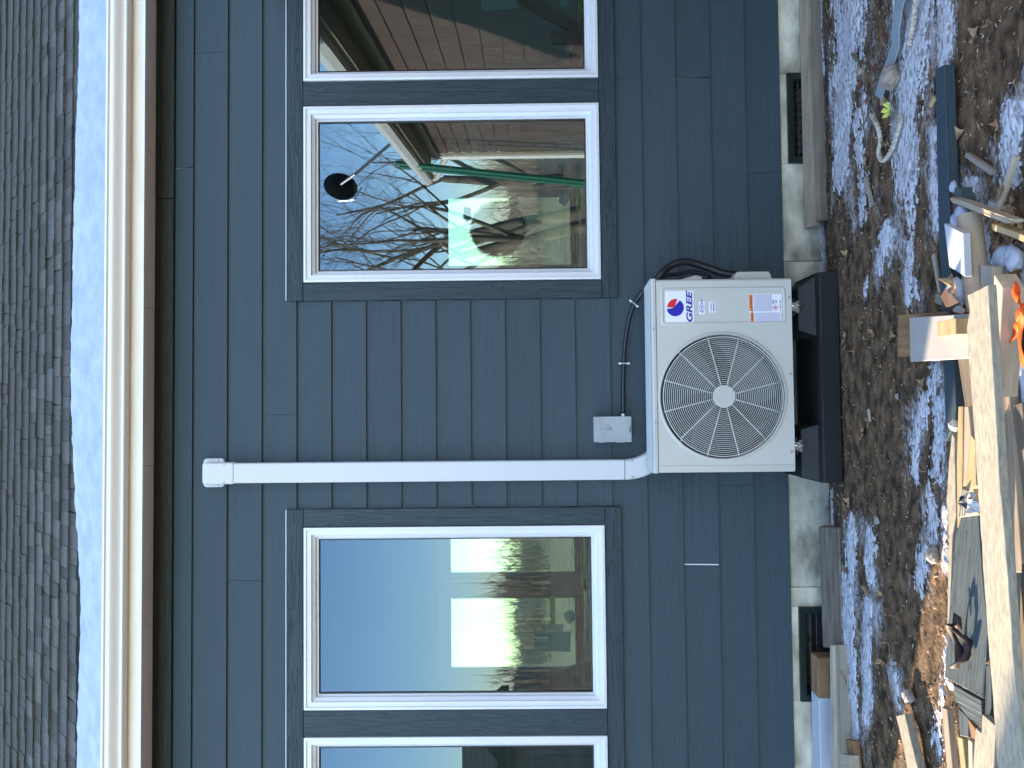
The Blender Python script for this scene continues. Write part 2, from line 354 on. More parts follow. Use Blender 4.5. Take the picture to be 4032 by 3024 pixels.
co = np.empty(len(gr.data.vertices)*3); gr.data.vertices.foreach_get('co', co); co = co.reshape(-1, 3); F_ = np.zeros(len(co))
for (a, c, r, w) in CAPS:
    dx, dy = c[0]-a[0], c[1]-a[1]; t = np.clip(((co[:,0]-a[0])*dx+(co[:,1]-a[1])*dy)/(dx*dx+dy*dy+1e-9), 0, 1)
    d = np.hypot(co[:,0]-a[0]-dx*t, co[:,1]-a[1]-dy*t); F_ = np.maximum(F_, np.clip(1.0-d/(r*3.2+.06), 0, 1)*w)
att.data.foreach_set('value', F_.astype(np.float32))
k = M['ground'].node_tree; N, L = k.nodes, k.links; b_ = N['Principled BSDF']; src = b_.inputs['Base Color'].links[0].from_socket
at = N.new('ShaderNodeAttribute'); at.attribute_name = 'frost'; tc = N.new('ShaderNodeTexCoord'); mp = N.new('ShaderNodeMapping'); mp.inputs['Scale'].default_value = (45, 90, 45); L.new(tc.outputs['Object'], mp.inputs[0])
no = N.new('ShaderNodeTexNoise'); no.inputs['Scale'].default_value = 1; no.inputs['Detail'].default_value = 9; no.inputs['Roughness'].default_value = .7; L.new(mp.outputs[0], no.inputs[0])
mp2 = N.new('ShaderNodeMapping'); mp2.inputs['Scale'].default_value = (4, 11, 4); L.new(tc.outputs['Object'], mp2.inputs[0])
n2 = N.new('ShaderNodeTexNoise'); n2.inputs['Scale'].default_value = 1; n2.inputs['Detail'].default_value = 5; L.new(mp2.outputs[0], n2.inputs[0])
ad = N.new('ShaderNodeMath'); ad.operation = 'ADD'; L.new(no.outputs[0], ad.inputs[0]); L.new(n2.outputs[0], ad.inputs[1])
m3 = N.new('ShaderNodeMath'); m3.operation = 'MULTIPLY_ADD'; m3.inputs[1].default_value = .55; L.new(at.outputs['Fac'], m3.inputs[0]); L.new(ad.outputs[0], m3.inputs[2])
mr = N.new('ShaderNodeMapRange'); mr.inputs['From Min'].default_value = 1.33; mr.inputs['From Max'].default_value = 1.55; mr.inputs['To Max'].default_value = .6; L.new(m3.outputs[0], mr.inputs['Value'])
mx = N.new('ShaderNodeMix'); mx.data_type = 'RGBA'; mx.inputs['B'].default_value = (.52, .53, .57, 1); L.new(mr.outputs[0], mx.inputs['Factor']); L.new(src, mx.inputs['A']); L.new(mx.outputs['Result'], b_.inputs['Base Color'])
sn = snow_field(-2.5, 2.7, -2.1, 0.0, .007).build('snow_patches', 'gsnow', smooth=True)
tag(sn, kind='stuff')
# leaf litter, chips and pebbles too many to count
lit = [MB(), MB(), MB()]
for i in range(11000):
    x = random.uniform(-2.5, 2.6); y = -random.random()**.8*2.1 - .03
    z = gz(x, y) + .001 + random.random()*.003; a = random.uniform(0, 6.28); k = random.choice((0, 0, 0, 0, 0, 0, 1, 2, 2))
    s = random.uniform(.002, .006) if k != 2 else random.uniform(.002, .006)
    L_ = s*random.uniform(1, 4 if k == 0 else 2)
    if k == 2:
        vs = []; h = s*.8
        for (p, q, r_) in ((1,0,0),(0,1,0),(-1,0,0),(0,-1,0)): vs.append((x+p*s*random.uniform(.7,1.3), y+q*s*random.uniform(.7,1.3), z-.003))
        vs.append((x, y, z+h)); lit[2].add(vs, [(0,1,4),(1,2,4),(2,3,4),(3,0,4)])
    else:
        c, d = math.cos(a), math.sin(a); t1, t2 = random.uniform(-.004, .006), random.uniform(-.002, .008)
        lit[k].add([(x-c*L_, y-d*L_, z+t1), (x+d*s*.5, y-c*s*.5, z+.002), (x+c*L_, y+d*L_, z+t2), (x-d*s*.5, y+c*s*.5, z+.004)], [(0,1,2,3)])
tag(lit[0].build('leaf_litter', 'leaf'), kind='stuff'); tag(lit[1].build('wood_chips', 'chip'), kind='stuff'); M['gravel'] = varied(mat('dirt_clods', (.08, .06, .045), .95), (.03, .023, .017), (.16, .12, .09), (40, 40, 40))
tag(lit[2].build('gravel', 'gravel'), kind='stuff')

# ------------------------------------------------------------------ the house
house = empty('house', (0, 0, 0), 'slate blue clapboard house wall with white-framed windows and dark shingle roof above', 'house')
X0, X1 = -3.47, 2.78
LN = [3.191 - .1785*k for k in range(18)]
WIN = [(.655, 1.567), (1.70, 2.612), (-1.505, -.593), (-2.552, -1.640)]
ZT, ZB = 2.615, 1.093
TR, TL = (.562, X1), (X0+.2, -.502)     # the two cased groups
def plank(x0, x1, z0, z1, lap=.03):
    yb, yt = -.021, -.007
    b = MB().add([(x0,yb,z0),(x1,yb,z0),(x1,yb+.0085,z0),(x0,yb+.0085,z0),(x0,yt,z1+lap),(x1,yt,z1+lap),(x1,0-.0005,z1+lap),(x0,-.0005,z1+lap)],
                 [(0,3,2,1),(4,5,6,7),(0,1,5,4),(1,2,6,5),(2,3,7,6),(3,0,4,7)])
    return b.build('siding_plank', 'siding', house, origin=((x0+x1)/2, 0, z0), bevel=.0008)
JOINT = {1: [1.868], 2: [-.86], 3: [-.02], 4: [], 13: [1.70], 15: [1.70, -.80], 14: [.62, -1.9], 16: [-.4, 2.1], 17: [1.2]}
def row(k, x0, x1, z0, z1, lap=.03):
    xs = [x0] + sorted(j for j in JOINT.get(k, []) if x0 < j < x1) + [x1]
    for a, b in zip(xs[:-1], xs[1:]):
        g_ = .0006 if not (k == 15 and abs(a+.80) < .01) else .004
        plank(a+(g_ if a != x0 else 0), b-(g_ if b != x1 else 0), z0, z1, lap)
row(0, X0, 1.262, LN[0], 3.29, 0); plank(1.266, X1, LN[0], 3.29, 0)
for k in range(1, 18):
    z1, z0 = LN[k-1], LN[k]
    if z0 >= ZT or z1 <= ZB: row(k, X0, X1, z0, z1)
    else:
        plank(TL[1]+.003, TR[0]-.003, z0, z1); plank(X0, TL[0]-.003, z0, z1)
MB().add([(-.8035,-.0205,LN[15]+.004),(-.7965,-.0205,LN[15]+.004),(-.7965,-.0085,LN[14]-.004),(-.8035,-.0085,LN[14]-.004)], [(0,1,2,3)]).build('joint_flashing', 'clip', house)
def board(x0, x1, z0, z1, m_='trim_h', y0=-.034, y1=-.001, name='trim_board'):
    return MB().box(x0, x1, y0, y1, z0, z1).build(name, m_, house, origin=((x0+x1)/2, 0, z0), bevel=.002)
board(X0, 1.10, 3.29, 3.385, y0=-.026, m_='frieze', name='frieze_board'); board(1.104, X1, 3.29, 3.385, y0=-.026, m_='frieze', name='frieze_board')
for (a, b) in (TR, TL):
    board(a, b, ZT+.004, 2.703); board(a, b, 1.008, ZB-.004)
board(TR[0], .651, ZB-.002, ZT+.002, 'trim_v'); board(1.571, 1.696, ZB-.002, ZT+.002, 'trim_v'); board(2.616, X1, ZB-.002, ZT+.002, 'trim_v')
board(-.589, TL[1], ZB-.002, ZT+.002, 'trim_v'); board(-1.636, -1.509, ZB-.002, ZT+.002, 'trim_v'); board(TL[0], -2.556, ZB-.002, ZT+.002, 'trim_v')
# light caulk line along the casing edges
for (a, b) in (TR, TL):
    MB().box(a, b, -.0365, -.0345, 2.7035, 2.7065).build('caulk_line', 'clip', house)
# wall core with openings
wc = MB()
wc.box(X0, X1, 0, .14, .1535, ZB); wc.box(X0, X1, 0, .14, ZT, 3.38)
xs = [X0] + [q for w in sorted(WIN) for q in w] + [X1]
for i in range(0, len(xs), 2): wc.box(xs[i], xs[i+1], 0, .14, ZB, ZT)
wc.build('wall_core', 'drywall', house)
# end walls, back wall with openings, floor, ceiling
BW = [(-2.99, -2.05), (-1.93, -1.0), (.25, 1.25), (1.55, 2.5)]; BT, BB = 2.39, .81; YB = 4.6
bw = MB(); bw.box(X0, X1, YB, YB+.14, 0, BB); bw.box(X0, X1, YB, YB+.14, BT, 3.385)
xs = [X0] + [q for w in sorted(BW) for q in w] + [X1]
for i in range(0, len(xs), 2): bw.box(xs[i], xs[i+1], YB, YB+.14, BB, BT)
bw.build('back_wall', 'drywall', house)
MB().box(X0, X0+.14, .142, YB-.002, 0, 3.385).build('end_wall', 'drywall', house); MB().box(X1-.14, X1, .142, YB-.002, 0, 3.385).build('end_wall', 'drywall', house)
MB().box(X0, X1, .0, YB+.14, 3.386, 3.45).build('ceiling', 'ceiling', house)
MB().box(X0+.14, X1-.14, .142, YB-.002, .15, .2).build('interior_floor', 'subfloor', house)
def sweep_frame(x0, x1, z0, z1, prof, name, m_, parent, flip=False):
    """prof: (inset, y) points from outside in, mitred at the four corners"""
    vs, fs = [], []; n = len(prof)
    for (d, y) in prof:
        vs += [(x0+d, y, z0+d), (x1-d, y, z0+d), (x1-d, y, z1-d), (x0+d, y, z1-d)]
    for i in range(n-1):
        for j in range(4):
            a, b = i*4+j, i*4+(j+1) % 4
            fs.append((a, b, b+4, a+4) if not flip else (a, a+4, b+4, b))
    return MB().add(vs, fs).build(name, m_, parent)
def window(x0, x1, z0, z1, yo, sgn=-1, parent=house):
    """sgn -1: faces the yard in front; +1: faces the back yard"""
    f = lambda q: yo + sgn*q
    fr_ = sweep_frame(x0+.001, x1-.001, z0+.001, z1-.001, [(0, f(-.03)), (0, f(.040)), (.012, f(.042)), (.013, f(.034)), (.036, f(.033)), (.038, f(.022)), (.052, f(.010)), (.054, f(-.008)), (.066, f(-.008))], 'window', 'vinyl', parent)
    sweep_frame(x0+.065, x1-.065, z0+.065, z1-.065, [(0, f(-.006)), (0, f(-.0045)), (.006, f(-.006)), (.006, f(-.03))], 'glazing_seal', 'seal', fr_)
    MB().box(x0+.066, x1-.066, f(-.014)-.002, f(-.014)+.002, z0+.066, z1-.066).build('glass_pane', 'glass' , fr_)
    # inner return of the frame
    sweep_frame(x0+.001, x1-.001, z0+.001, z1-.001, [(.0, f(-.139)), (0, f(-.05)), (.068, f(-.05)), (.068, f(-.02))], 'inner_jamb', 'vinyl', fr_)
    return fr_
WF = []
for i, (a, b) in enumerate(WIN):
    w = window(a, b, ZB, ZT, 0.0); WF.append(w)
for (a, b) in BW:
    fr_ = sweep_frame(a, b, BB, BT, [(0, YB-.02), (.055, YB-.02), (.06, YB), (.085, YB+.01), (.085, YB+.05)], 'window', 'vinyl', house)
    sweep_frame(a-.035, b+.035, BB-.10, BT+.10, [(0, YB-.004), (0, YB-.02), (.034, YB-.024), (.034, YB)], 'window_casing', 'vinyl', fr_)
    MB().box(a+.084, b-.084, YB+.045, YB+.049, BB+.084, BT-.084).build('glass_pane', 'glass_clear', fr_)
    MB().box(a+.086, b-.086, YB-.03, YB+.03, BB+.04, BB+.10).build('window_sill', 'pine', fr_)
# films and tapes stuck on the inside of the panes
def sticker(w, pts, m_, y):
    MB().prism([(p[0], y, p[2]) for p in pts], (0, .001, 0)).build('sticker', m_, w)
yi = .022
blob = lambda c, rx, rz, k, n=14: [(c[0]+rx*math.cos(6.283*i/n)*(1+.16*math.sin(k+i*2.3)), 0, c[2]+rz*math.sin(6.283*i/n)*(1+.16*math.cos(k*2+i*1.7))) for i in range(n)]
sticker(WF[1], [(2.185, 0.03, 1.695), (2.086, 0.03, 1.694), (2.101, 0.03, 1.507), (2.183, 0.03, 1.509)], 'film', yi)
sticker(WF[1], blob((2.131, 0.03, 1.26), .03, .024, 1), 'film', yi)
sticker(WF[1], [(2.195, 0.03, 1.188), (2.07, 0.03, 1.188), (2.067, 0.03, 1.164), (2.194, 0.03, 1.161)], 'tape', yi)
sticker(WF[0], blob((1.09, 0.03, 1.537), .034, .028, 2), 'film', yi)
sticker(WF[0], blob((1.08, 0.03, 1.273), .03, .026, 3), 'film', yi)
sticker(WF[0], blob((1.013, 0.03, 1.777), .042, .024, 5), 'film', yi)
sticker(WF[0], [(1.162, 0.03, 1.214), (1.023, 0.03, 1.205), (1.025, 0.03, 1.182), (1.162, 0.03, 1.19)], 'tape', yi)
sticker(WF[2], [(-0.962, 0.03, 1.371), (-1.101, 0.03, 1.369), (-1.099, 0.03, 1.343), (-0.96, 0.03, 1.345)], 'tape', yi)
sticker(WF[2], blob((-1.065, 0.03, 1.269), .034, .03, 4), 'film', yi)
sticker(WF[2], [(-1.132, 0.03, 1.449), (-1.231, 0.03, 1.454), (-1.245, 0.03, 1.27), (-1.141, 0.03, 1.265)], 'film', yi)
sticker(WF[2], [(-1.097, 0.03, 1.412), (-1.132, 0.03, 1.413), (-1.132, 0.03, 1.397), (-1.097, 0.03, 1.396)], 'tape', yi)
sticker(WF[2], [(-1.101, 0.03, 1.393), (-1.134, 0.03, 1.394), (-1.137, 0.03, 1.303), (-1.103, 0.03, 1.303)], 'label', yi)
for i in range(5):
    sticker(WF[2], [(-1.103, 0.03, 1.381)[0:0] or (-1.0+0, 0, 0)] if 0 else [( -1.058-.004*0+0, 0, 1.262-.012*i), (-1.083, 0, 1.262-.012*i), (-1.083, 0, 1.258-.012*i), (-1.058, 0, 1.258-.012*i)], 'dark_p', yi-.002)
# roof: deck, shingle courses, gutter, fascia, soffit
SL = R(50); ct, st_ = math.cos(SL), math.sin(SL)
RY, RZ = -.165, 3.415
def rp(x, s, h): return (x, RY + s*ct - h*st_, RZ + s*st_ + h*ct)
roof = MB()
ridge = 4.6; RX1 = 4.2
roof.add([rp(X0-.3,-.03,-.004), rp(RX1,-.03,-.004), rp(RX1,ridge,-.004), rp(X0-.3,ridge,-.004), rp(X0-.3,-.03,-.03), rp(RX1,-.03,-.03), rp(RX1,ridge,-.03), rp(X0-.3,ridge,-.03)],
         [(0,1,2,3),(7,6,5,4),(0,4,5,1),(1,5,6,2),(2,6,7,3),(3,7,4,0)])
ry = RY+ridge*ct; rz = RZ+ridge*st_
roof.add([(X0-.3,ry,rz),(RX1,ry,rz),(RX1,YB+.4,3.3),(X0-.3,YB+.4,3.3)], [(0,1,2,3)])
roof.add([(X0,.05,3.46),(X0,YB,3.46),(X0,ry,rz-.05)], [(0,1,2)])
roof = roof.build('roof', 'deck', house)
EXP = .137
cnt = 0; rest = MB()
for c in range(33):
    s0 = c*EXP; x = -3.0 - random.random()*.15
    while x < 3.9:
        w = random.choice((.06, .07, .09, .11, .14))*random.uniform(.9, 1.1); x2 = x+w
        h = random.choice((.005, .006, .010)); sk = random.choice((0, 0, 0, 1))*random.uniform(-.014, .014); j = random.uniform(-.003, .003)
        a = [rp(x+.0012, s0+j, h+.005), rp(x2-.0012, s0+j, h+.005), rp(x2-.0012+sk*.0+sk, s0+EXP+.03, h*.3), rp(x+.0012+sk, s0+EXP+.03, h*.3)]
        b = [rp(x+.0012, s0+j, .0), rp(x2-.0012, s0+j, .0)]
        vs = a + b + [rp(x2+sk, s0+EXP+.03, -.001), rp(x+sk, s0+EXP+.03, -.001)]
        fs = [(0,1,2,3),(0,4,5,1),(0,3,7,4),(1,5,6,2)]
        if c >= 5 and -2.6 < x < 2.6 and cnt < 300:
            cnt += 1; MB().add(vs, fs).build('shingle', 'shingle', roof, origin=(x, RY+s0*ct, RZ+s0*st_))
        else: rest.add(vs, fs)
        x = x2
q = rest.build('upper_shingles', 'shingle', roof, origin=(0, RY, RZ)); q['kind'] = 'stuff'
# snow lying on the eave: ragged upper edge, soft lower lip on the gutter
vs, fs = [], []; NX, NS = 520, 26; RX1 = 4.2
for i in range(NX+1):
    x = -2.75 + i*(3.3+2.75)/NX
    top = .765 + .035*math.sin(x*1.9+.6) + .022*noise.noise(Vector((x*2.2, 0, 0))) + .014*noise.noise(Vector((x*11, 3, 0))) + .006*noise.noise(Vector((x*40, 7, 0)))
    if x < -.2: top -= .10*min(1, (-.2-x)/.7)
    for j in range(NS+1):
        t = j/NS; s = -.02 + (top+.02)*t
        h = .034*math.sqrt(max(0, 1-(2*t-1)**10))*(1-.4*t) + .006*noise.noise(Vector((x*14, s*30, 2))) + .008
        if j == NS: h = .012
        if j == 0: h = .0
        p = rp(x, s, h); vs.append(p)
for i in range(NX):
    for j in range(NS):
        a = i*(NS+1)+j; fs.append((a, a+NS+1, a+NS+2, a+1))
tag(MB().add(vs, fs).build('snow_strip', 'snow', None, smooth=True), 'long strip of bluish snow lying on the shingles just above the gutter', 'snow')
def extr(prof, name, m_, x0=X0-.3, x1=X1, smooth=False, parent=house):
    vs = [(x0, y, z) for y, z in prof] + [(x1, y, z) for y, z in prof]; n = len(prof)
    fs = [(i, i+1, i+1+n, i+n) for i in range(n-1)]
    return MB().add(vs, fs).build(name, m_, parent, smooth=smooth)
gp = [(-.252, 3.492), (-.252, 3.503), (-.274, 3.506), (-.279, 3.500), (-.279, 3.494), (-.272, 3.489), (-.271, 3.478)]
for i in range(9):
    t = i/8; gp.append((-.271 + .030*(t*t*(3-2*t)), 3.476 - .044*t))
gp += [(-.243, 3.430), (-.245, 3.424), (-.240, 3.420), (-.236, 3.422), (-.192, 3.424), (-.190, 3.49)]
extr(gp, 'gutter', 'gutter')
MB().box(X0-.3, X1, -.189, -.165, 3.359, 3.452).build('fascia', 'fascia', house, origin=(0,-.18,3.4))
for k in range(9):
    a = X0 + k*.8; MB().box(a, min(a+.797, X1), -.164, -.001, 3.3862, 3.392).build('soffit_panel', 'soffit', house, origin=(a, 0, 3.39))
# foundation panels and vents
for a, b in ((X0, -1.485), (-1.017, -.92), (-.917, .74), (.743, 1.248), (1.716, X1)):
    MB().box(a, b, -.004, .12, -.3, .152).build('foundation_panel', 'concrete', house, origin=(a, 0, 0), bevel=.002)
for a, b in ((-1.485, -1.017), (1.248, 1.716)):
    MB().box(a+.001, b-.001, -.004, .12, .118, .1515).build('foundation_panel', 'concrete', house, origin=(a, 0, 0)); MB().box(a+.001, b-.001, -.004, .12, -.3, -.075).build('foundation_panel', 'concrete', house, origin=(a, 0, 0))
    v = sweep_frame(a, b, -.075, .118, [(0, -.002), (0, -.022), (.030, -.020), (.034, -.012), (.036, .02), (.036, .10)], 'foundation_vent', 'iron', house)
    MB().box(a, b, .10, .11, -.075, .118).build('vent_backing', 'foam', v)
    for i in range(10):
        x = a+.04 + (b-a-.08)*(i+.5)/10
        MB().tube([(x, -.006, -.04), (x, -.006, .083)], .0016, 6).build('wire', 'wire', v)
        if i < 9 and a > 0: MB().tube([(x+.002, .03, .035), (x+.036, .03, .035)], .017, 10).build('foam_plug', 'foam', v, smooth=True)
    for z in (-.005, .028, .060): MB().tube([(a+.036, -.0075, z), (b-.036, -.0075, z)], .0016, 6).build('wire', 'wire', v)

# ------------------------------------------------------------------ things in the room seen through the glass
rm = empty('round_mirror', (1.42, YB-.02, 1.7), 'round mirror with fluffy rim hanging inside beside the back window', 'mirror')
c = (2.035, 4.5, 1.733)
vs = []; 
ring = [(c[0]+.30*math.cos(6.283*i/60), 4.54, c[2]+.30*math.sin(6.283*i/60)) for i in range(60)]
under(MB().prism(ring, (0, .02, 0)).build('mirror_disc', mat('mirror_glass', (.40, .52, .60), .5)), rm)
tf = MB()
for i in range(90):
    a = 6.283*i/90; p = Vector((c[0]+.30*math.cos(a), 4.53, c[2]+.30*math.sin(a))); d = Vector((math.cos(a+.3), -.2, math.sin(a+.3)))*random.uniform(.02, .05)
    tf.tube([p, p+d], [.012, .003], 5)
under(tf.build('fluffy_rim', 'grey_wood'), rm)
ld = empty('stepladder', (-2.6, 1.2, .2), 'dark stepladder leaning in the room behind the left window', 'ladder')
p0, p1 = Vector((-1.943, 1.3, 1.624)), Vector((-1.637, 1.0, 1.06)); q0, q1 = Vector((-1.944, 1.3, 1.441)), Vector((-1.696, 1.0, 1.061))
def beam(a, b, w, h, name, m_, parent):
    d = (b-a).normalized(); n = d.cross(Vector((0,1,0))).normalized()*w/2; y = Vector((0, h, 0))
    o = MB().prism([a-n, a+n, b+n, b-n], y).build(name, m_); return under(o, parent)
dd = (p1-p0).normalized()
for a, b in ((p0, p1), (q0, q1)): beam(a-dd*.5, b+dd*1.0, .055, .03, 'rail', 'seal', ld)
for t in (.0, .35, .7, 1.0): beam(p0.lerp(p1, t), q0.lerp(q1, t)+Vector((0,.03,0)), .03, .02, 'rung', 'zinc', ld)
b = empty('plywood_stack', (-2.8, 2.2, .2), 'tan plywood sheets standing in the room behind the left window', 'plywood')
for k in range(3): under(MB().box(-3.5, -2.28+.05*k, 2.3+.03*k, 2.32+.03*k, .2, 1.62-.1*k).build('sheet', 'brown_wood'), b)
b = empty('timber_bracing', (2.2, .6, .2), 'pale timber bracing standing inside the right hand window', 'timber')
for (a, c_) in (((2.0, .5, .75), (2.62, .75, 1.55)), ((2.25, .62, .2), (2.25, .62, 1.30)), ((1.95, .8, 1.22), (2.62, .9, 1.02))):
    beam(Vector(a), Vector(c_), .07, .04, 'stud', 'pine', b)

# ------------------------------------------------------------------ outdoor heat pump unit
UX0, UX1, UZ0, UZ1, UY, UB = -.2995, .584, .269, .910, -.42, -.125
ac = empty('heat_pump_unit', (.14, -.27, UZ0), 'cream outdoor heat pump unit with round fan guard on a black stand', 'air conditioner')
A = lambda o_: under(o_, ac)
FX, FZ, FR = .045, .592, .283
ZS = .886  # seam under the top cover
rr = .014
xa, xb = UX0+rr, UX1-rr
ang = sorted(set([2*math.pi*i/96 for i in range(96)] + [math.atan2(z-FZ, x-FX) % (2*math.pi) for x in (xa, xb) for z in (UZ0, ZS)]))
mb = MB(); inner, outer = [], []
for a in ang:
    c, s = math.cos(a), math.sin(a)
    t = min([((xb if c > 0 else xa)-FX)/c if abs(c) > 1e-6 else 9, ((ZS if s > 0 else UZ0)-FZ)/s if abs(s) > 1e-6 else 9])
    outer.append((FX+c*t, UY, FZ+s*t))
prof = [(FR+.012, UY), (FR+.009, UY-.006), (FR+.003, UY-.008), (FR-.002, UY-.004), (FR-.004, UY+.022)]
vs = outer[:]; n = len(ang); fs = []
for (r_, y) in prof: vs += [(FX+math.cos(a)*r_, y, FZ+math.sin(a)*r_) for a in ang]
for k in range(len(prof)):
    for i in range(n):
        j = (i+1) % n; fs.append((k*n+i, k*n+j, (k+1)*n+j, (k+1)*n+i))
mb.add(vs, fs)
# rounded vertical edges and returns
for (x, sg) in ((xa, -1), (xb, 1)):
    pr = [(x+sg*rr*math.sin(t*math.pi/12), UY+rr-rr*math.cos(t*math.pi/12)) for t in range(7)] + [(x+sg*rr, UB)]
    for (p, q_) in zip(pr[:-1], pr[1:]): mb.add([(p[0],p[1],UZ0),(q_[0],q_[1],UZ0),(q_[0],q_[1],ZS),(p[0],p[1],ZS)], [(0,1,2,3)])
mb.add([(UX0,UY+.01,UZ0),(UX1,UY+.01,UZ0),(UX1,UB,UZ0),(UX0,UB,UZ0)], [(0,1,2,3)])
fp = A(mb.build('front_panel', 'ac'))
A(MB().box(UX0+.002, UX1-.002, UB-.012, UB, UZ0, ZS).build('coil', 'coil'))
A(MB().tube([(FX, UY+.088, FZ), (FX, UB-.014, FZ)], .05, 24).build('motor', 'ac_in'))
# top cover with ribs, lip seam below
def topz(y): return UZ1 - .020*(y-UY)/(UB-UY)
tcm = MB()
pr = [(UY-.002, ZS+.002), (UY-.003, UZ1-.006), (UY+.001, UZ1-.001), (UY+.006, UZ1)]
for k in range(5):
    y = UY+.05+k*.045; pr += [(y, topz(y)), (y+.004, topz(y)+.003), (y+.014, topz(y)+.003), (y+.018, topz(y))]
pr += [(UB, topz(UB)), (UB, ZS)]
n = len(pr); vs = [(UX0-.002, y, z) for y, z in pr] + [(UX1+.002, y, z) for y, z in pr]
tcm.add(vs, [(i+n, i, i+1, i+1+n) for i in range(n-1)] + [tuple(range(n)), tuple(range(2*n-1, n-1, -1)), (0, n, 2*n-1, n-1)])
A(tcm.build('top_cover', 'ac', bevel=.002))
# raised border of the label panel
def rrect(x0, x1, z0, z1, r_, n=6):
    pts = []
    for (cx, cz, a0) in ((x1-r_, z1-r_, 0), (x0+r_, z1-r_, 90), (x0+r_, z0+r_, 180), (x1-r_, z0+r_, 270)):
        for i in range(n+1): a = R(a0+90*i/n); pts.append((cx+r_*math.cos(a), cz+r_*math.sin(a)))
    return pts
lx0, lx1, lz0, lz1 = .372, .545, .295, .866
vs, fs = [], []; prf = [(0, 0), (.004, .0035), (.009, .0035), (.013, .0008)]; m0 = len(rrect(0, 1, 0, 1, .1))
for (d, h) in prf: vs += [(x, UY-.0004-h, z) for x, z in rrect(lx0+d, lx1-d, lz0+d, lz1-d, .018-d*.5)]
for k in range(3):
    for i in range(m0): j = (i+1) % m0; fs.append((k*m0+i, k*m0+j, (k+1)*m0+j, (k+1)*m0+i))
A(MB().add(vs, fs).build('pressed_border', 'ac', smooth=True))
# fan guard
vs, fs = [], []
for (r_, y) in ((FR-.0035, UY+.0215), (FR-.0035, UY+.10), (.05, UY+.26)): vs += [(FX+math.cos(6.2832*i/64)*r_, y, FZ+math.sin(6.2832*i/64)*r_) for i in range(64)]
for k in range(2):
    for i in range(64): fs.append((k*64+i, k*64+(i+1) % 64, (k+1)*64+(i+1) % 64, (k+1)*64+i))
A(MB().add(vs, fs).build('fan_shroud', 'ac_in', smooth=True))
gd = MB(); ys = lambda r_: UY-.012-.012*(1-(r_/FR)**2)
for k in range(25):
    r_ = .058 + (FR-.012-.058)*k/24; pts = [(FX+r_*math.cos(6.2832*i/80), ys(r_), FZ+r_*math.sin(6.2832*i/80)) for i in range(80)]
    nn = 5; vs, fs = [], []; wr = .0018 if k < 24 else .003
    for i, p in enumerate(pts):
        a = 6.2832*i/80
        for j in range(nn): w = 6.2832*j/nn; vs.append((p[0]+wr*math.cos(w)*math.cos(a), p[1]+wr*math.sin(w), p[2]+wr*math.cos(w)*math.sin(a)))
    for i in range(80):
        for j in range(nn): fs.append((i*nn+j, ((i+1) % 80)*nn+j, ((i+1) % 80)*nn+(j+1) % nn, i*nn+(j+1) % nn))
    gd.add(vs, fs)
A(gd.build('guard_rings', 'ac_wire', smooth=True))
for k in range(12):
    a = R(15+30*k-1); pts = []
    for i in range(6): r_ = .05+(FR-.056)*i/5; pts.append((FX+r_*math.cos(a), ys(r_)-.002, FZ+r_*math.sin(a)))
    A(MB().tube(pts, .0028, 6).build('guard_spoke', 'ac_wire', smooth=True))
hb = [(FX+.052*math.cos(6.2832*i/40), ys(0)-.006, FZ+.052*math.sin(6.2832*i/40)) for i in range(40)]
A(MB().prism(hb, (0, .008, 0)).build('guard_hub', 'ac_wire', bevel=.003, seg=2))
# fan
for k in range(3):
    vs, fs = [], []; nr, na = 8, 9
    for i in range(nr+1):
        r_ = .05+.215*i/nr
        for j in range(na+1):
            a = R(20+120*k) + R(95)*(j/na-.1)*(.62+.38*i/nr) + .35*(i/nr)**2
            vs.append((FX+r_*math.cos(a), UY+.055+.05*(j/na), FZ+r_*math.sin(a)))
    for i in range(nr):
        for j in range(na): a = i*(na+1)+j; fs.append((a, a+1, a+na+2, a+na+1))
    A(MB().add(vs, fs).build('fan_blade', 'blade', smooth=True))
# covers on the right side and the lower panel flange
A(MB().prism([(UX1+.001, -.36, .330), (UX1+.040, -.36, .347), (UX1+.042, -.36, .352), (UX1+.042, -.36, .492), (UX1+.038, -.36, .499), (UX1+.001, -.36, .514)], (0, .16, 0)).build('valve_cover', 'ac', bevel=.004, seg=2))
A(MB().prism([(UX1+.001, -.36, .655), (UX1+.022, -.36, .662), (UX1+.028, -.36, .690), (UX1+.001, -.36, .785)], (0, .14, 0)).build('handle_cover', 'ac', bevel=.004, seg=2))
A(MB().box(UX0+.002, UX0+.032, UY-.0022, UY-.0004, UZ0+.003, ZS-.003).build('edge_flange', 'ac', bevel=.001))
def screw(p, parent, r_=.0045, m_='screw'):
    x, y, z = p; o_ = MB().prism([(x+r_*math.cos(6.2832*i/8), y, z+r_*math.sin(6.2832*i/8)) for i in range(8)], (0, -.003, 0)).build('screw', m_); return under(o_, parent)
for p in ((0.358, -0.42, 0.899), (-0.07, -0.42, 0.899), (0.495, -0.42, 0.281), (0.144, -0.42, 0.283), (-0.208, -0.42, 0.284), (0.245, -0.42, 0.786), (0.245, -0.42, 0.38), (-0.157, -0.42, 0.381), (-0.155, -0.42, 0.785), (0.328, -0.42, 0.586), (-0.24, -0.42, 0.587)):
    screw((p[0], UY-.003, p[2]), ac, .0042)
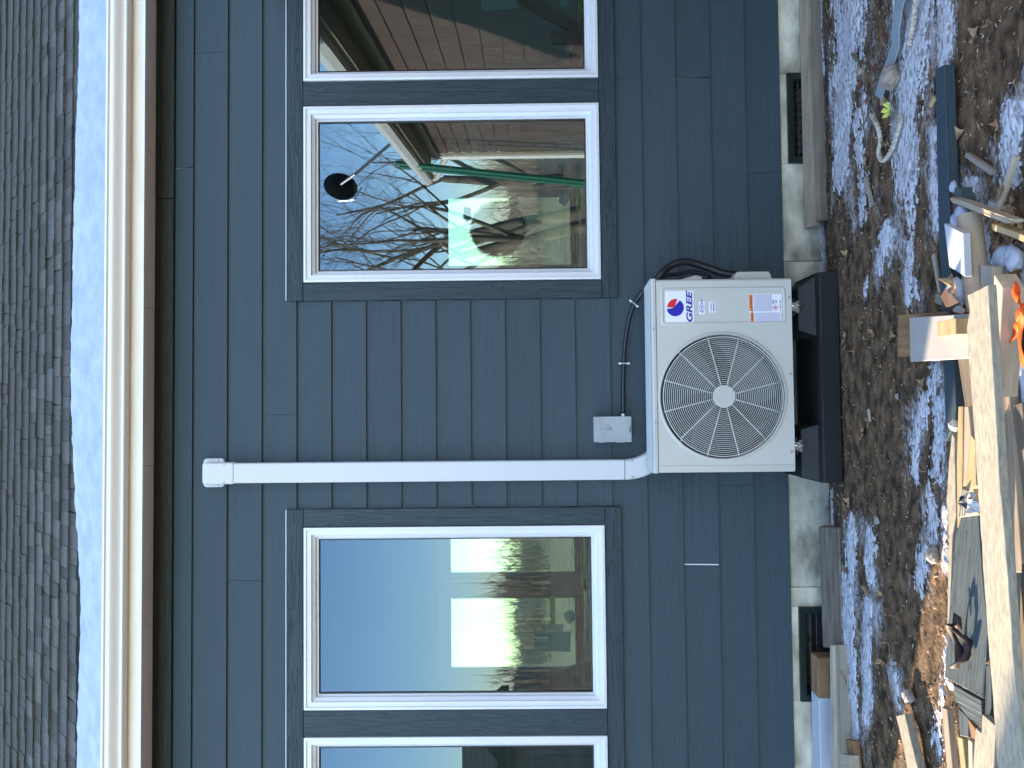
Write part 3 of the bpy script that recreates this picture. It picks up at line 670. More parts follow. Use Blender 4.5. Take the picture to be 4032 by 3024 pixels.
# printed labels: flat films half a millimetre proud
def film(x0, x1, z0, z1, m_, lay=0, name='label'):
    y = UY-.0006-.0005*lay; return A(MB().box(x0, x1, y-.0003, y, z0, z1).build(name, m_))
def pxr(a, b): return (min(a[0], b[0]), max(a[0], b[0]), min(a[2], b[2]), max(a[2], b[2]))
r_ = pxr((0.53, -0.42, 0.846), (0.377, -0.42, 0.716)); film(*r_, 'label', 0, 'brand_label')
lc = (0.453, -0.42, 0.8); rad = .0395
def arc(c, r_, a0, a1, n, y): return [(c[0]+r_*math.cos(R(a0+(a1-a0)*i/n)), y, c[2]+r_*math.sin(R(a0+(a1-a0)*i/n))) for i in range(n+1)]
yl = UY-.0012
A(MB().prism(arc(lc, rad, 100, 327, 40, yl) + [(lc[0]-.001+.0, yl, lc[2]+.0055+.004)], (0, -.0004, 0)).build('logo_disc', 'blue'))
lc2 = (lc[0]+.001, 0, lc[2]-.003)
A(MB().prism([(lc2[0]-.0005, yl, lc2[2]+.0075-.0)] + [(lc2[0]+.0385-.0, yl, lc2[2]+.0085)][:0] + [(lc2[0]-.008, yl, lc2[2]-.029), (lc2[0]-.004, yl, lc2[2]-.036)][:0] + arc((lc2[0]+.0, 0, lc2[2]), rad, -27.0+15, 90, 20, yl), (0, -.0004, 0)).build('logo_wedge', 'red'))
def text(body, x, z, size, m_, parent, shear=0, y=UY-.0014, off=0.0, rot=0, align='LEFT', sx=1.0, name='lettering'):
    cu = bpy.data.curves.new(name, 'FONT'); cu.body = body; cu.size = size; cu.shear = shear; cu.offset = off; cu.extrude = .0002; cu.align_x = align
    tmp = bpy.data.objects.new('tmp', cu); COL.objects.link(tmp); bpy.context.view_layer.update()
    me = bpy.data.meshes.new_from_object(tmp.evaluated_get(bpy.context.evaluated_depsgraph_get())); bpy.data.objects.remove(tmp)
    o_ = bpy.data.objects.new(name, me); COL.objects.link(o_); me.materials.clear(); me.materials.append(M[m_])
    o_.matrix_world = Matrix.Translation((x, y, z)) @ Matrix.Rotation(rot, 4, 'Y') @ Matrix.Rotation(R(90), 4, 'X') @ Matrix.Diagonal((sx, 1, 1, 1))
    mw = o_.matrix_world.copy(); o_.parent = parent; o_.matrix_parent_inverse = Matrix.Translation(-Vector(parent.location)); return o_
gp0 = (0.382, -0.42, 0.723); gp1 = (0.525, -0.42, 0.75)
hh = gp1[2]-gp0[2]; ww = gp1[0]-gp0[0]
text('GREE', gp0[0], gp0[2], hh/.72*1.0, 'navy', ac, .22, off=.0012, sx=1.13*ww/(hh/.72*2.72))
r_ = pxr((0.481, -0.42, 0.693), (0.421, -0.42, 0.665)); film(*r_, 'label', 0)
text('Inverter', r_[0]+.006, (r_[2]+r_[3])/2-.005, .019, 'navy', ac, .3, name='lettering')
A(MB().tube([( (r_[0]+r_[1])/2+.021*math.cos(R(t)), UY-.0012, (r_[2]+r_[3])/2+.0105*math.sin(R(t))) for t in range(20, 345, 25)], .0009, 5).build('print_mark', 'navy'))
r_ = pxr((0.478, -0.42, 0.646), (0.429, -0.42, 0.616)); film(*r_, 'label', 0)
cz = (r_[2]+r_[3])/2
A(MB().prism([(r_[0]+.005, UY-.0012, cz+.003), (r_[0]+.013, UY-.0012, cz+.003), (r_[0]+.009, UY-.0012, cz+.010)], (0, -.0003, 0)).build('print_mark', 'dark_p'))
film(r_[0]+.016, r_[1]-.006, cz+.004, cz+.0075, 'dark_p', 1, 'print_mark'); film(r_[0]+.006, r_[1]-.004, cz-.010, cz-.003, 'grey_p', 1, 'print_mark')
for (pa, pb, ha, hb_) in (((0.512, -0.42, 0.464), (0.429, -0.42, 0.314), (0.509, -0.42, 0.463), (0.434, -0.42, 0.446)), ((0.429, -0.42, 0.46), (0.376, -0.42, 0.32), (0.424, -0.42, 0.458), (0.377, -0.42, 0.442))):
    r_ = pxr(pa, pb); film(*r_, 'label', 0, 'warning_label'); h_ = pxr(ha, hb_); film(*h_, 'orange_p', 1, 'label_header')
    text('WARNING', h_[0]+.012, h_[2]+.004, .011, 'dark_p', ac, 0, off=.0003)
    lines = MB(); z = h_[2]-.004; big = r_[1]-r_[0] > .055
    zend = r_[2] + (.045 if big else .004)
    while z > zend:
        x = r_[0]+.003
        while x < r_[1]-.004:
            w = random.uniform(.003, .012); x2 = min(x+w, r_[1]-.003)
            lines.box(x, x2, UY-.0015, UY-.0012, z-.0016, z); x = x2+.0015
        z -= .0034
    A(lines.build('fine_print', 'grey_p'))
    if big:
        dx, dz = r_[0]+.019, r_[2]+.030; dm = .0125
        for (a0, b0) in (((0,1),(1,0)), ((1,0),(0,-1)), ((0,-1),(-1,0)), ((-1,0),(0,1))):
            A(MB().tube([(dx+a0[0]*dm, UY-.0014, dz+a0[1]*dm), (dx+b0[0]*dm, UY-.0014, dz+b0[1]*dm)], .0011, 4).build('hazard_edge', 'red'))
        A(MB().prism([(dx-.003, UY-.0012, dz-.005), (dx+.003, UY-.0012, dz-.005), (dx+.004, UY-.0012, dz), (dx, UY-.0012, dz+.006), (dx-.003, UY-.0012, dz+.001)], (0, -.0003, 0)).build('flame_mark', 'dark_p'))
        film(dx+.018, dx+.036, dz+.004, dz+.012, 'grey_p', 1, 'print_mark'); film(dx+.020, dx+.034, dz-.008, dz-.001, 'grey_p', 1, 'print_mark')
        for q in range(4): film(r_[0]+.006+q*.0125, r_[0]+.013+q*.0125, r_[2]+.004, r_[2]+.010, 'dark_p' if q % 2 else 'grey_p', 1, 'print_mark')

# ------------------------------------------------------------------ rubber ground stand and the clamps that hold the feet
st = empty('unit_stand', (.13, -.3, .06), 'long black rubber stand on the soil under the heat pump unit', 'stand')
T = lambda o_: under(o_, st)
T(MB().prism([(-.352, -.42, .055), (-.352, -.42, .140), (-.352, -.395, .148), (-.352, -.14, .148), (-.352, -.12, .055)], (.962, 0, 0)).build('base_beam', 'rubber', bevel=.004, seg=2))
for (x0, x1, t0, t1) in ((.318, .600, .35, .545), (-.346, -.085, -.33, -.11)):
    T(MB().prism([(x0, -.392, .146), (x1, -.392, .146), (t1, -.37, .222), (t0, -.37, .222)], (0, .23, 0)).build('pedestal', 'rubber', bevel=.004, seg=2))
T(MB().box(.02, .30, -.4225, -.4195, .128, .146).build('recessed_plate', 'rubber', bevel=.001))
for x in (.455, -.185):
    cl = T(MB().box(x-.028, x+.028, -.388, -.355, .222, .236).add([(x-.02,-.392,.236),(x+.02,-.392,.236),(x+.02,-.388,.236),(x-.02,-.388,.236),(x-.02,-.392,.262),(x+.02,-.392,.262),(x+.02,-.388,.262),(x-.02,-.388,.262)], [(0,1,5,4),(1,2,6,5),(2,3,7,6),(3,0,4,7),(4,5,6,7)]).build('foot_clamp', 'zinc', bevel=.001))
    T(MB().tube([(x+.004, -.40, .205), (x+.004, -.40, .285)], .005, 8).build('bolt', 'zinc', smooth=True)); T(MB().tube([(x+.004, -.40, .228), (x+.004, -.40, .238)], .011, 6).build('nut', 'zinc'))
    T(MB().box(x-.04, x+.04, -.375, -.17, .238, .268).build('foot_rail', 'ac_in'))

# ------------------------------------------------------------------ line set cover
ls = empty('line_set_cover', (-.31, 0, 1.0), 'tall white plastic pipe cover running up the siding from the heat pump', 'pipe cover')
Q = lambda o_: under(o_, ls)
DX0, DX1, dy0, dy1 = -.362, -.262, -.022, -.082
Q(MB().box(DX0, DX1, dy1, dy0, .99, 2.958).build('duct', 'duct', bevel=.008, seg=3))
Q(MB().box(DX0-.004, DX1+.004, dy1-.004, dy0, 2.952, 3.09).build('end_coupling', 'duct', bevel=.010, seg=3))
Q(MB().prism([(x, -.022, z) for x, z in rrect(-.385, -.239, 3.02, 3.128, .020)], (0, -.010, 0)).build('wall_flange', 'duct', bevel=.002))
Q(MB().prism([(x, -.03, z) for x, z in rrect(DX0-.004, DX1+.004, 3.05, 3.116, .014)], (0, -.048, 0)).build('wall_cap', 'duct', bevel=.009, seg=3))
vs, fs = [], []; ri, ro = .192, .292; ccx, ccz = DX1+ri, .9905
for i in range(13):
    a = R(180 + 75*i/12)
    for (r_, y) in ((ri, dy0), (ri, dy1+.007), (ri+.007, dy1-.001), (ro-.007, dy1-.001), (ro, dy1+.007), (ro, dy0)):
        vs.append((ccx+r_*math.cos(a), y, ccz+r_*math.sin(a)))
for i in range(12):
    for j in range(5): a = i*6+j; fs.append((a, a+6, a+7, a+1))
Q(MB().add(vs, fs).build('elbow', 'duct', smooth=False))
for (x, z) in ((-.268, 3.00), (-.358, 3.00), (-.266, .955), (-.348, .955)): screw((x, dy1-.0035, z), ls, .005)
for (x, z) in ((-.248, 3.05), (-.378, 3.05)): screw((x, -.0325, z), ls, .005)

# ------------------------------------------------------------------ junction box, conduit and clips, insulated hose
jb = empty('junction_box', (-.11, 0, .96), 'small grey metal electrical box with embossed emblem on the siding beside the pipe cover', 'electrical box')
J = lambda o_: under(o_, jb)
J(MB().box(-.169, -.048, -.088, -.02, .962, 1.143).build('box_body', 'boxgrey', bevel=.002))
J(MB().box(-.173, -.045, -.094, -.0885, .958, 1.146).build('box_cover', 'boxgrey', bevel=.002, seg=2))
J(MB().tube([(-.094, -.095, 1.09), (-.088, -.096, 1.083), (-.093, -.096, 1.072), (-.104, -.096, 1.066), (-.108, -.0955, 1.055)], .0022, 6).build('embossed_emblem', 'boxgrey', smooth=True))
J(MB().tube([(-.112, -.095, 1.096), (-.109, -.0955, 1.08), (-.112, -.0955, 1.062)], .0016, 6).build('embossed_emblem', 'boxgrey', smooth=True))
J(MB().box(-.125, -.092, -.096, -.0945, .963, .968).build('hasp', 'dark_p'))
J(MB().box(-.176, -.172, -.08, -.05, 1.09, 1.115).build('hinge', 'boxgrey')); J(MB().box(-.176, -.172, -.08, -.05, .99, 1.03).build('hinge', 'boxgrey'))
J(MB().tube([(-.046, -.055, .993), (-.032, -.055, .993)], .014, 10).build('conduit_fitting', 'zinc'))
def spline(pts, n=8):
    P_ = [Vector(p) for p in pts]; P_ = [P_[0]*2-P_[1]] + P_ + [P_[-1]*2-P_[-2]]; out = []
    for i in range(1, len(P_)-2):
        for k in range(n):
            t = k/n; a, b, c, d = P_[i-1:i+3]
            out.append(.5*((2*b)+(c-a)*t+(2*a-5*b+4*c-d)*t*t+(3*b-a-3*c+d)*t**3))
    out.append(P_[-2]); return out
cv = spline([(-.033, -.055, .993), (0.108, -0.05, 0.991), (0.222, -0.05, 0.986), (0.336, -0.05, 0.976), (0.457, -0.06, 0.954), (0.536, -0.08, 0.923), (0.586, -0.12, 0.881), (.62, -.16, .80), (.60, -.2, .70)])
tag(MB().tube(cv, .0105, 10).build('electrical_conduit', 'whip', smooth=True), 'black flexible conduit running from the grey box along the siding to the unit', 'conduit')
for (p, a, lb) in (((0.222, -0.05, 0.985), 0, 'white cable clip on the straight part of the black conduit'), ((0.523, -0.07, 0.934), .7, 'white cable clip on the curved part of the black conduit near the unit')):
    c, s = math.cos(a), math.sin(a); d = Vector((s, 0, c)); p = Vector(p)
    k = empty('cable_clip', p, lb, 'cable clip', 'white clips holding the conduit')
    under(MB().tube([p-d*.016+Vector((0,.02,0)), p-d*.016, p-d*.012+Vector((0,-.013,0)), p+d*.012+Vector((0,-.013,0)), p+d*.016, p+d*.016+Vector((0,.02,0))], .0038, 6).build('strap', 'boxgrey'), k)
    for g_ in (-1, 1): under(MB().tube([p+d*g_*.013+Vector((0,-.006,0)), p+d*g_*.028+Vector((0,-.006,0))], .0045, 6).build('nail_tab', 'clip'), k)
hs = spline([(.50, -.14, .86), (0.611, -0.25, 0.845), (0.673, -0.25, 0.79), (0.697, -0.25, 0.712), (0.672, -0.25, 0.62), (0.637, -0.27, 0.541), (0.621, -0.28, 0.46), (.60, -.28, .45)])
tag(MB().tube(hs, .0175, 12).build('insulated_hose', 'hose', smooth=True), 'thick black insulated pipe looping out of the right side of the heat pump', 'pipe')
hs = spline([(.52, -.14, .84), (0.626, -0.2, 0.812), (0.646, -0.2, 0.741), (0.657, -0.2, 0.663), (0.633, -0.22, 0.59), (.59, -.25, .62)])
tag(MB().tube(hs, .009, 8).build('insulated_hose', 'hose', smooth=True), 'thin black pipe behind the thick insulated one at the unit side', 'pipe')

# ------------------------------------------------------------------ debris lying by the wall
slab('timber_stud', [(2.7, -.02, .047), (.905, -.02, .047), (.905, -.075, .03), (2.7, -.075, .03)], .038, 'stud_wood', 'dirty lumber stud lying against the foundation under the right hand windows', 'lumber', 'studs along the foundation')
slab('timber_stud', [(2.7, -.080, .012), (.925, -.080, .012), (.925, -.118, .006), (2.7, -.118, .006)], .04, 'stud_wood', 'lower lumber stud lying in the dirt in front of the one by the foundation', 'lumber', 'studs along the foundation')
slab('weathered_timber', [(-0.593, -0.117, 0.05), (-0.566, -0.339, 0.05), (-1.108, -0.363, 0.05), (-1.182, -0.132, 0.05)], .09, 'old_wood', 'weathered grey landscape timber with knot lying below the left foundation vent', 'timber', rough=.012, bevel=.006)
# post half wrapped in white in front of the left vent
pw = empty('wrapped_post', (-1.6, -.12, 0), 'brown wooden post with white wrapped end lying beside the left vent', 'post')
a0 = (-1.229, -0.05, 0.076); a1 = (-1.2, -0.14, 0.018)
ya, yb2, za, zb2 = -.05, -.14, a0[2], a1[2]
under(MB().box(-1.42, a0[0], yb2, ya, zb2-.03, za).build('bare_end', 'brown_wood', bevel=.003), pw)
under(MB().box(-2.9, -1.42, yb2-.003, ya+.002, zb2-.03, za+.002).build('white_wrap', 'foam_white', bevel=.004, seg=2), pw)
slab('plywood_offcut', [(-1.118, -0.293, 0.08), (-1.108, -0.326, 0.08), (-1.7, -0.322, 0.08), (-1.727, -0.268, 0.08)], .10, 'pale_wood', 'pale edge-on strip of lumber lying in front of the white wrapped post', 'lumber')
slab('plywood_offcut', [(-1.115, -0.304, 0.07), (-1.075, -0.414, 0.06), (-1.491, -0.443, 0.06), (-1.648, -0.429, 0.06), (-1.712, -0.298, 0.07)], .03, 'stud_wood', 'muddy grey plank lying flat beside the white wrapped post', 'lumber', rough=.004)
slab('wood_block', [(-1.544, -0.45, 0.11), (-1.506, -0.549, 0.11), (-1.587, -0.554, 0.11), (-1.641, -0.444, 0.11)], .04, 'pale_wood', 'pale lumber block on the muddy plank at the left edge of the yard', 'lumber')
slab('wood_block', [(-1.476, -0.46, 0.09), (-1.451, -0.534, 0.09), (-1.587, -0.554, 0.09), (-1.612, -0.503, 0.09)], .03, 'brown_wood', 'brown wood scrap lying next to the muddy plank and snow', 'lumber', rough=.004)
# grey flashing strip, rock, rope, brick bits on the right
def strip(name, pts, w, m_, label, cat, z=.004):
    P_ = [Vector(p) for p in pts]; vs, fs = [], []
    for i, p in enumerate(P_):
        t = (P_[min(i+1, len(P_)-1)]-P_[max(i-1, 0)]).normalized(); n = Vector((-t.y, t.x, 0))*w
        b = p+Vector((0, 0, .012*math.sin(i*1.4)))
        vs += [b-n, b+n, b+n-Vector((0,0,z)), b-n-Vector((0,0,z))]
    for i in range(len(P_)-1):
        a = i*4
        for j in range(4): fs.append((a+j, a+(j+1) % 4, a+4+(j+1) % 4, a+4+j))
    fs += [(0,3,2,1), tuple(len(vs)-4+k for k in range(4))]
    return tag(MB().add(vs, fs).build(name, m_), label, cat)
strip('metal_flashing', [(1.531, -1.087, 0.08), (1.468, -1.069, 0.08), (1.422, -1.036, 0.08), (1.371, -1.003, 0.08), (1.323, -0.968, 0.08), (1.27, -0.928, 0.075), (1.22, -0.885, 0.07)], .032, 'strip', 'pale blue grey flashing strip lying on snow at the right', 'flashing')
def rock(c, r, m_, name, label, cat, k=1.0, sq=.7, group=None):
    vs, fs = [], []; nu, nv = 10, 7
    for i in range(nv+1):
        for j in range(nu):
            th, ph = math.pi*i/nv, 2*math.pi*j/nu; d = Vector((math.sin(th)*math.cos(ph), math.sin(th)*math.sin(ph), math.cos(th)))
            q = d*r*(1+.35*noise.noise(d*1.7+Vector((k, k*2, 0)))); vs.append((c[0]+q.x, c[1]+q.y*.8, c[2]+q.z*sq))
    for i in range(nv):
        for j in range(nu): fs.append((i*nu+j, i*nu+(j+1) % nu, (i+1)*nu+(j+1) % nu, (i+1)*nu+j))
    return tag(MB().add(vs, fs).build(name, m_, origin=c), label, cat, group)
rock((1.256, -0.983, 0.08), .047, 'rock', 'rock', 'brown rock weighing down the end of the pale flashing strip', 'rock', 2)
rock((1.416, -0.69, 0.06), .018, 'rock', 'rock', 'small round stone among snow right of the flashing strip', 'rock', 4)
rock((-0.528, -1.165, 0.07), .032, 'rock', 'rock', 'dark round stone at the edge of the sunlit soil', 'rock', 6)
rock((-1.093, -0.97, 0.07), .03, 'rock', 'rock', 'pale stone lying above the short plank near the sunlit soil', 'rock', 9)
rock((-0.069, -1.4, 0.12), .020, 'chip', 'rock', 'pale tan pebble resting on the slate board beside the long strips', 'rock', 12)
rock((-0.618, -0.261, 0.03), .035, 'old_wood', 'bark_knot', 'dark round knot on the end of the weathered timber', 'bark', 14)
for (p, lb) in (((1.445, -0.926, 0.07), 'broken red brick bit beside the flashing strip top'), ((1.362, -0.839, 0.07), 'dark red scrap in the soil between snow patches'), ((1.36, -0.687, 0.06), 'small red chip below the round stone')):
    w_ = .017; tag(MB().box(-w_, w_, -w_*.5, w_*.5, -w_*.5, w_*.4).build('brick_fragment', 'brick', bevel=.003), lb, 'brick'); o = bpy.context.scene.objects[-1] if 0 else None
    ob = COL.objects[-1]; ob.location = p; ob.rotation_euler = (.2, .1, random.uniform(0, 3))
def rope(pts, r, m_, name, label, cat, n=6, group=None):
    P_ = spline(pts, 10); out = MB()
    for k in range(2):
        q = []
        for i, p in enumerate(P_): a = i*1.1+math.pi*k; q.append(p+Vector((math.cos(a), math.sin(a), math.sin(a*1.0)))*r*.45)
        out.tube(q, r*.7, n)
    return tag(out.build(name, m_, smooth=True), label, cat, group)
rope([(1.476, -1.175, 0.075), (1.424, -1.149, 0.07), (1.364, -1.118, 0.065), (1.328, -1.087, 0.06)], .009, 'rope', 'rope', 'frayed white rope end lying on snow beside the flashing strip', 'rope')
rope([(1.183, -0.806, 0.07), (1.13, -0.854, 0.075), (1.085, -0.869, 0.07), (1.042, -0.865, 0.065), (1.005, -0.859, 0.07), (0.964, -0.891, 0.07), (0.979, -0.951, 0.07), (1.015, -1.0, 0.075), (1.059, -1.023, 0.07), (1.094, -1.015, 0.06)], .009, 'rope', 'rope', 'looped piece of white rope lying on the bare soil', 'rope')
b = MB(); p = Vector((1.136, -0.964, 0.075))
for i in range(7):
    a = i*.9; b.add([p, p+Vector((.03*math.cos(a), .03*math.sin(a), .012)), p+Vector((.034*math.cos(a+.5), .034*math.sin(a+.5), .02)), p+Vector((.022*math.cos(a+.9), .022*math.sin(a+.9), .004))], [(0,1,2,3)])
tag(b.build('crumpled_wrapper', 'yellow'), 'crumpled yellow scrap on the soil below the flashing strip', 'litter')
def stick(a, b, w, h, m_, name, label, cat='stick', group=None, taper=1.0):
    a, b = Vector(a), Vector(b); d = (b-a); n = Vector((-d.y, d.x, 0)).normalized()*w/2
    return slab(name, [a-n, a+n, b+n*taper, b-n*taper], h, m_, label, cat, group)
stick((0.947, -0.726, 0.07), (0.819, -0.771, 0.065), .026, .012, 'grey_wood', 'wood_scrap', 'thin grey splinter of wood lying on snowy soil', 'wood scrap', taper=.6)
stick((1.039, -1.238, 0.08), (1.058, -1.273, 0.08), .018, .01, 'pine', 'wood_scrap', 'short yellowish stick beside the slate board', 'wood scrap')
stick((1.219, -0.888, 0.07), (1.19, -0.886, 0.07), .022, .012, 'pine', 'wood_scrap', 'stub of pale wood just under the end of the flashing strip', 'wood scrap')
stick((0.522, -1.218, 0.07), (0.349, -1.265, 0.075), .022, .01, 'pale_wood', 'wood_scrap', 'long thin bark sliver lying beside the slate board', 'wood scrap', taper=.45)
stick((-0.018, -0.695, 0.065), (-0.069, -0.706, 0.065), .016, .008, 'pale_wood', 'wood_scrap', 'small pale twig in the middle of the bare soil', 'wood scrap')
stick((1.516, -0.636, 0.07), (1.463, -0.685, 0.07), .014, .01, 'old_wood', 'wood_scrap', 'dark broken twig lying on the upper snow patch', 'wood scrap')
slab('paper_scrap', [(-0.457, -0.728, 0.065), (-0.455, -0.765, 0.07), (-0.48, -0.772, 0.065), (-0.491, -0.728, 0.065)], .003, 'white_board', 'white triangular scrap lying alone on the dark soil', 'scrap', bevel=0)
slab('paper_scrap', [(0.04, -0.922, 0.065), (0.041, -0.955, 0.07), (0.019, -0.941, 0.065), (0.022, -0.926, 0.065)], .003, 'white_board', 'tiny white chip on the soil in front of the stand', 'scrap', bevel=0)
slab('paper_scrap', [(-1.013, -0.829, 0.065), (-0.995, -0.884, 0.07), (-1.013, -0.871, 0.065), (-1.024, -0.836, 0.065)], .003, 'white_board', 'small pale flake on the soil above the sunlit patch', 'scrap', bevel=0)
# big curled oak leaves
LEAF = [(545,190,'Z6'),(608,800,'Z6'),(540,710,'Z6'),(730,680,'Z6'),(850,720,'Z6'),(690,60,'Z6')]
def leaf(p, a, s, m_='leaf', label='curled brown oak leaf lying on the bare soil', name='fallen_leaf'):
    o_ = MB(); vs = [(0, 0, .004)]; n = 14
    for i in range(n):
        t = 6.2832*i/n; r_ = s*(1+.35*math.sin(t*4.5))*(1.2 if abs(math.cos(t)) > .7 else .7); vs.append((r_*math.cos(t), r_*math.sin(t)*.7, .003+.5*r_*r_/s*abs(math.sin(t+.4))))
    o_.add(vs, [(0, 1+i, 1+(i+1) % n) for i in range(n)]); q = o_.build(name, m_); q.location = (p[0], p[1], gz(p[0], p[1])+.006); q.rotation_euler = (random.uniform(-.2,.2), random.uniform(-.2,.2), a)
    return tag(q, label, 'leaf', 'dry leaves scattered over the bare soil')
pts = [(0.651, -0.519, 0.06), (0.234, -0.582, 0.06), (0.303, -0.484, 0.06), (0.29, -0.752, 0.06), (0.26, -0.903, 0.06), (0.06, -1.112, 0.06), (-0.087, -0.976, 0.06), (-0.115, -0.637, 0.06), (-0.791, -0.636, 0.06), (-0.781, -0.734, 0.06), (-0.444, -0.476, 0.06), (-1.038, -0.756, 0.06), (1.012, -0.714, 0.06), (1.027, -0.907, 0.06), (0.868, -1.373, 0.06), (0.836, -1.575, 0.06), (-0.521, -0.019, -0.01), (-0.94, 0.037, -0.01), (1.173, -1.539, 0.06), (1.156, -1.469, 0.06), (-1.228, -0.397, 0.06)]
LEAF_LABELS = ['lobed dead leaf on the soil to the right of the stand end', 'dead leaf beside the middle of the stand', 'dead leaf close to the stand front near its recessed plate', 'dead leaf on bare soil above the white square panel', 'thin dead leaf directly above the brown varnished board', 'dead leaf on snow behind the slate board', 'curled leaf cluster on the soil in front of the left stand pedestal', 'dead leaf on the soil near the left end of the stand', 'dead leaf at the gap between the two left snow bands', 'dead leaf on dark soil below the weathered timber', 'dead leaf by the left corner of the stand', 'dead leaf near the small pale flake on the left soil', 'dead leaf between snow bands left of the rope loop', 'dead leaf inside the loop of white rope', 'dead leaf on dark soil beside the slate board middle', 'dead leaf near the sunlit snow at the front right', 'dead leaf against the foundation left of the stand', 'dead leaf tucked behind the weathered timber', 'dead leaf at the far right front corner of the yard', "dead leaf on dark soil in front of the slate board's right end", 'dead leaf on the outer edge of the muddy grey plank']
for i, p in enumerate(pts): leaf(p, i*1.3, random.uniform(.018, .030), 'leaf', LEAF_LABELS[i])

# ------------------------------------------------------------------ the pile of offcuts nearest the camera
slab('trim_offcut', [(1.131, -1.322, 0.1), (1.123, -1.371, 0.1), (0.831, -1.374, 0.1), (0.575, -1.377, 0.1), (0.425, -1.372, 0.1), (0.123, -1.376, 0.1), (-0.008, -1.381, 0.1), (-0.056, -1.375, 0.1), (-0.125, -1.318, 0.1), (-0.007, -1.317, 0.1), (0.383, -1.317, 0.1), (0.591, -1.311, 0.1), (0.899, -1.315, 0.1)], .035, 'siding', 'long slate blue board lying along the edge of the offcut pile', 'board')
slab('cement_board', [(0.558, -1.516, 0.2), (0.505, -1.613, 0.2), (0.375, -1.615, 0.2), (0.42, -1.537, 0.2)], .022, 'foam_white', 'white sheet offcut with slanted end lying beside the cardboard tube', 'board')
o = MB().tube([(0.572, -1.548, 0.14), (0.343, -1.587, 0.15), (0.279, -1.598, 0.15)], .034, 20).build('cardboard_tube', 'card', smooth=False); tag(o, 'long brown cardboard tube lying between the white sheet and the snow', 'tube')
slab('red_offcut', [(0.707, -1.34, 0.09), (0.695, -1.385, 0.09), (0.614, -1.388, 0.09), (0.605, -1.348, 0.09)], .02, 'red_wood', 'dark red board end lying on the slate board', 'board')
slab('small_offcut', [(0.692, -1.44, 0.12), (0.684, -1.471, 0.12), (0.645, -1.471, 0.12), (0.602, -1.455, 0.12), (0.607, -1.436, 0.12)], .04, 'slate_offcut', 'short slate grey offcut under the crossing stick', 'board', 'slate offcuts under the stick')
slab('small_offcut', [(0.668, -1.458, 0.11), (0.663, -1.483, 0.11), (0.628, -1.49, 0.11), (0.637, -1.458, 0.11)], .03, 'slate_offcut', 'squarish slate grey offcut beside the crossing stick', 'board', 'slate offcuts under the stick')
slab('small_offcut', [(0.578, -1.476, 0.13), (0.57, -1.506, 0.13), (0.539, -1.507, 0.13), (0.557, -1.475, 0.13)], .03, 'slate_offcut', 'dark slate offcut tucked behind the upper end of the cardboard tube', 'board', 'slate offcuts under the stick')
slab('crossing_stick', [(0.643, -1.503, 0.17), (0.621, -1.552, 0.17), (0.505, -1.776, 0.17), (0.499, -1.774, 0.155), (0.501, -1.742, 0.16), (0.624, -1.511, 0.17), (0.634, -1.501, 0.17)], .035, 'pale_wood', 'grey stick with split end lying across the offcuts', 'stick')
slab('yellow_lath', [(0.524, -1.65, 0.14), (0.455, -1.792, 0.14), (0.436, -1.791, 0.14), (0.504, -1.652, 0.14)], .03, 'pine', 'sunlit yellow lath at the front edge of the offcut pile', 'lath')
slab('grey_plank', [(0.41, -1.624, 0.16), (0.392, -1.679, 0.16), (0.286, -1.68, 0.16), (0.198, -1.682, 0.16), (0.101, -1.68, 0.16), (0.103, -1.64, 0.16), (0.33, -1.623, 0.16)], .03, 'grey_wood', 'shaded grey plank beneath the long sunlit plank', 'plank')
slab('slate_lath', [(0.426, -1.502, 0.13), (0.42, -1.529, 0.13), (0.342, -1.525, 0.13), (0.272, -1.508, 0.13), (0.274, -1.491, 0.13)], .03, 'slate_offcut', 'narrow slate lath between the white sheet and cardboard tube', 'lath')
# snow lumps sitting on the pile
def lump(p, r, k, sq=.6, label=''):
    q = rock(p, r, 'snow', 'snow_lump', label, 'snow', k, sq); 
    for f in q.data.polygons: f.use_smooth = True
    return q
for i, (p, r_, lb) in enumerate((((0.707, -1.401, 0.1), .020, 'small white snow lump above the red board end'), ((0.579, -1.525, 0.15), .034, 'largest snow lump under the crossing stick'), ((0.58, -1.473, 0.14), .022, 'snow lump on the corner of the white sheet offcut'), ((0.592, -1.53, 0.13), .022, 'snow lump just above the cardboard tube end'), ((0.341, -1.531, 0.17), .045, 'snow heap next to the curled brown scrap by the plank end'), ((0.362, -1.507, 0.17), .030, 'snow lump above the curled brown scrap'), ((0.32, -1.52, 0.16), .028, 'snow lump touching the curled brown scrap'), ((0.42, -1.645, 0.1), .045, 'long snow lump behind the thick sawn beam'), ((0.417, -1.679, 0.1), .04, 'snow lump beside the orange webbing'), ((0.412, -1.614, 0.1), .038, 'snow lump at the end of the thick sawn beam'))):
    lump(p, r_, i*3.3+1, .55, lb)
slab('white_tile_piece', [(0.299, -1.541, 0.2), (0.298, -1.571, 0.2), (0.28, -1.596, 0.2), (0.269, -1.585, 0.2), (0.279, -1.551, 0.2)], .012, 'white_board', 'broken white chip at the corner of the white panel', 'scrap')
leaf((0.343, -1.607, 0.22), .4, .03, 'leaf', 'brown leaf resting on the snow heap in the pile').location.z = .225
b = MB()
pp = Vector((0.31, -1.556, 0.2)); b.add([pp+Vector((-.05,.03,-.01)), pp+Vector((.02,.035,.02)), pp+Vector((.04,-.01,.03)), pp+Vector((-.01,-.03,.0))], [(0,1,2),(0,2,3)]); tag(b.build('curled_scrap', 'leather'), 'curled brown scrap between the snow heap and slate board', 'scrap')
slab('brown_board', [(0.318, -1.168, 0.17), (0.289, -1.492, 0.17), (0.27, -1.562, 0.17), (0.136, -1.556, 0.17), (0.171, -1.156, 0.17)], .02, 'brown_wood', 'varnished brown board sticking out under the white square panel', 'board')
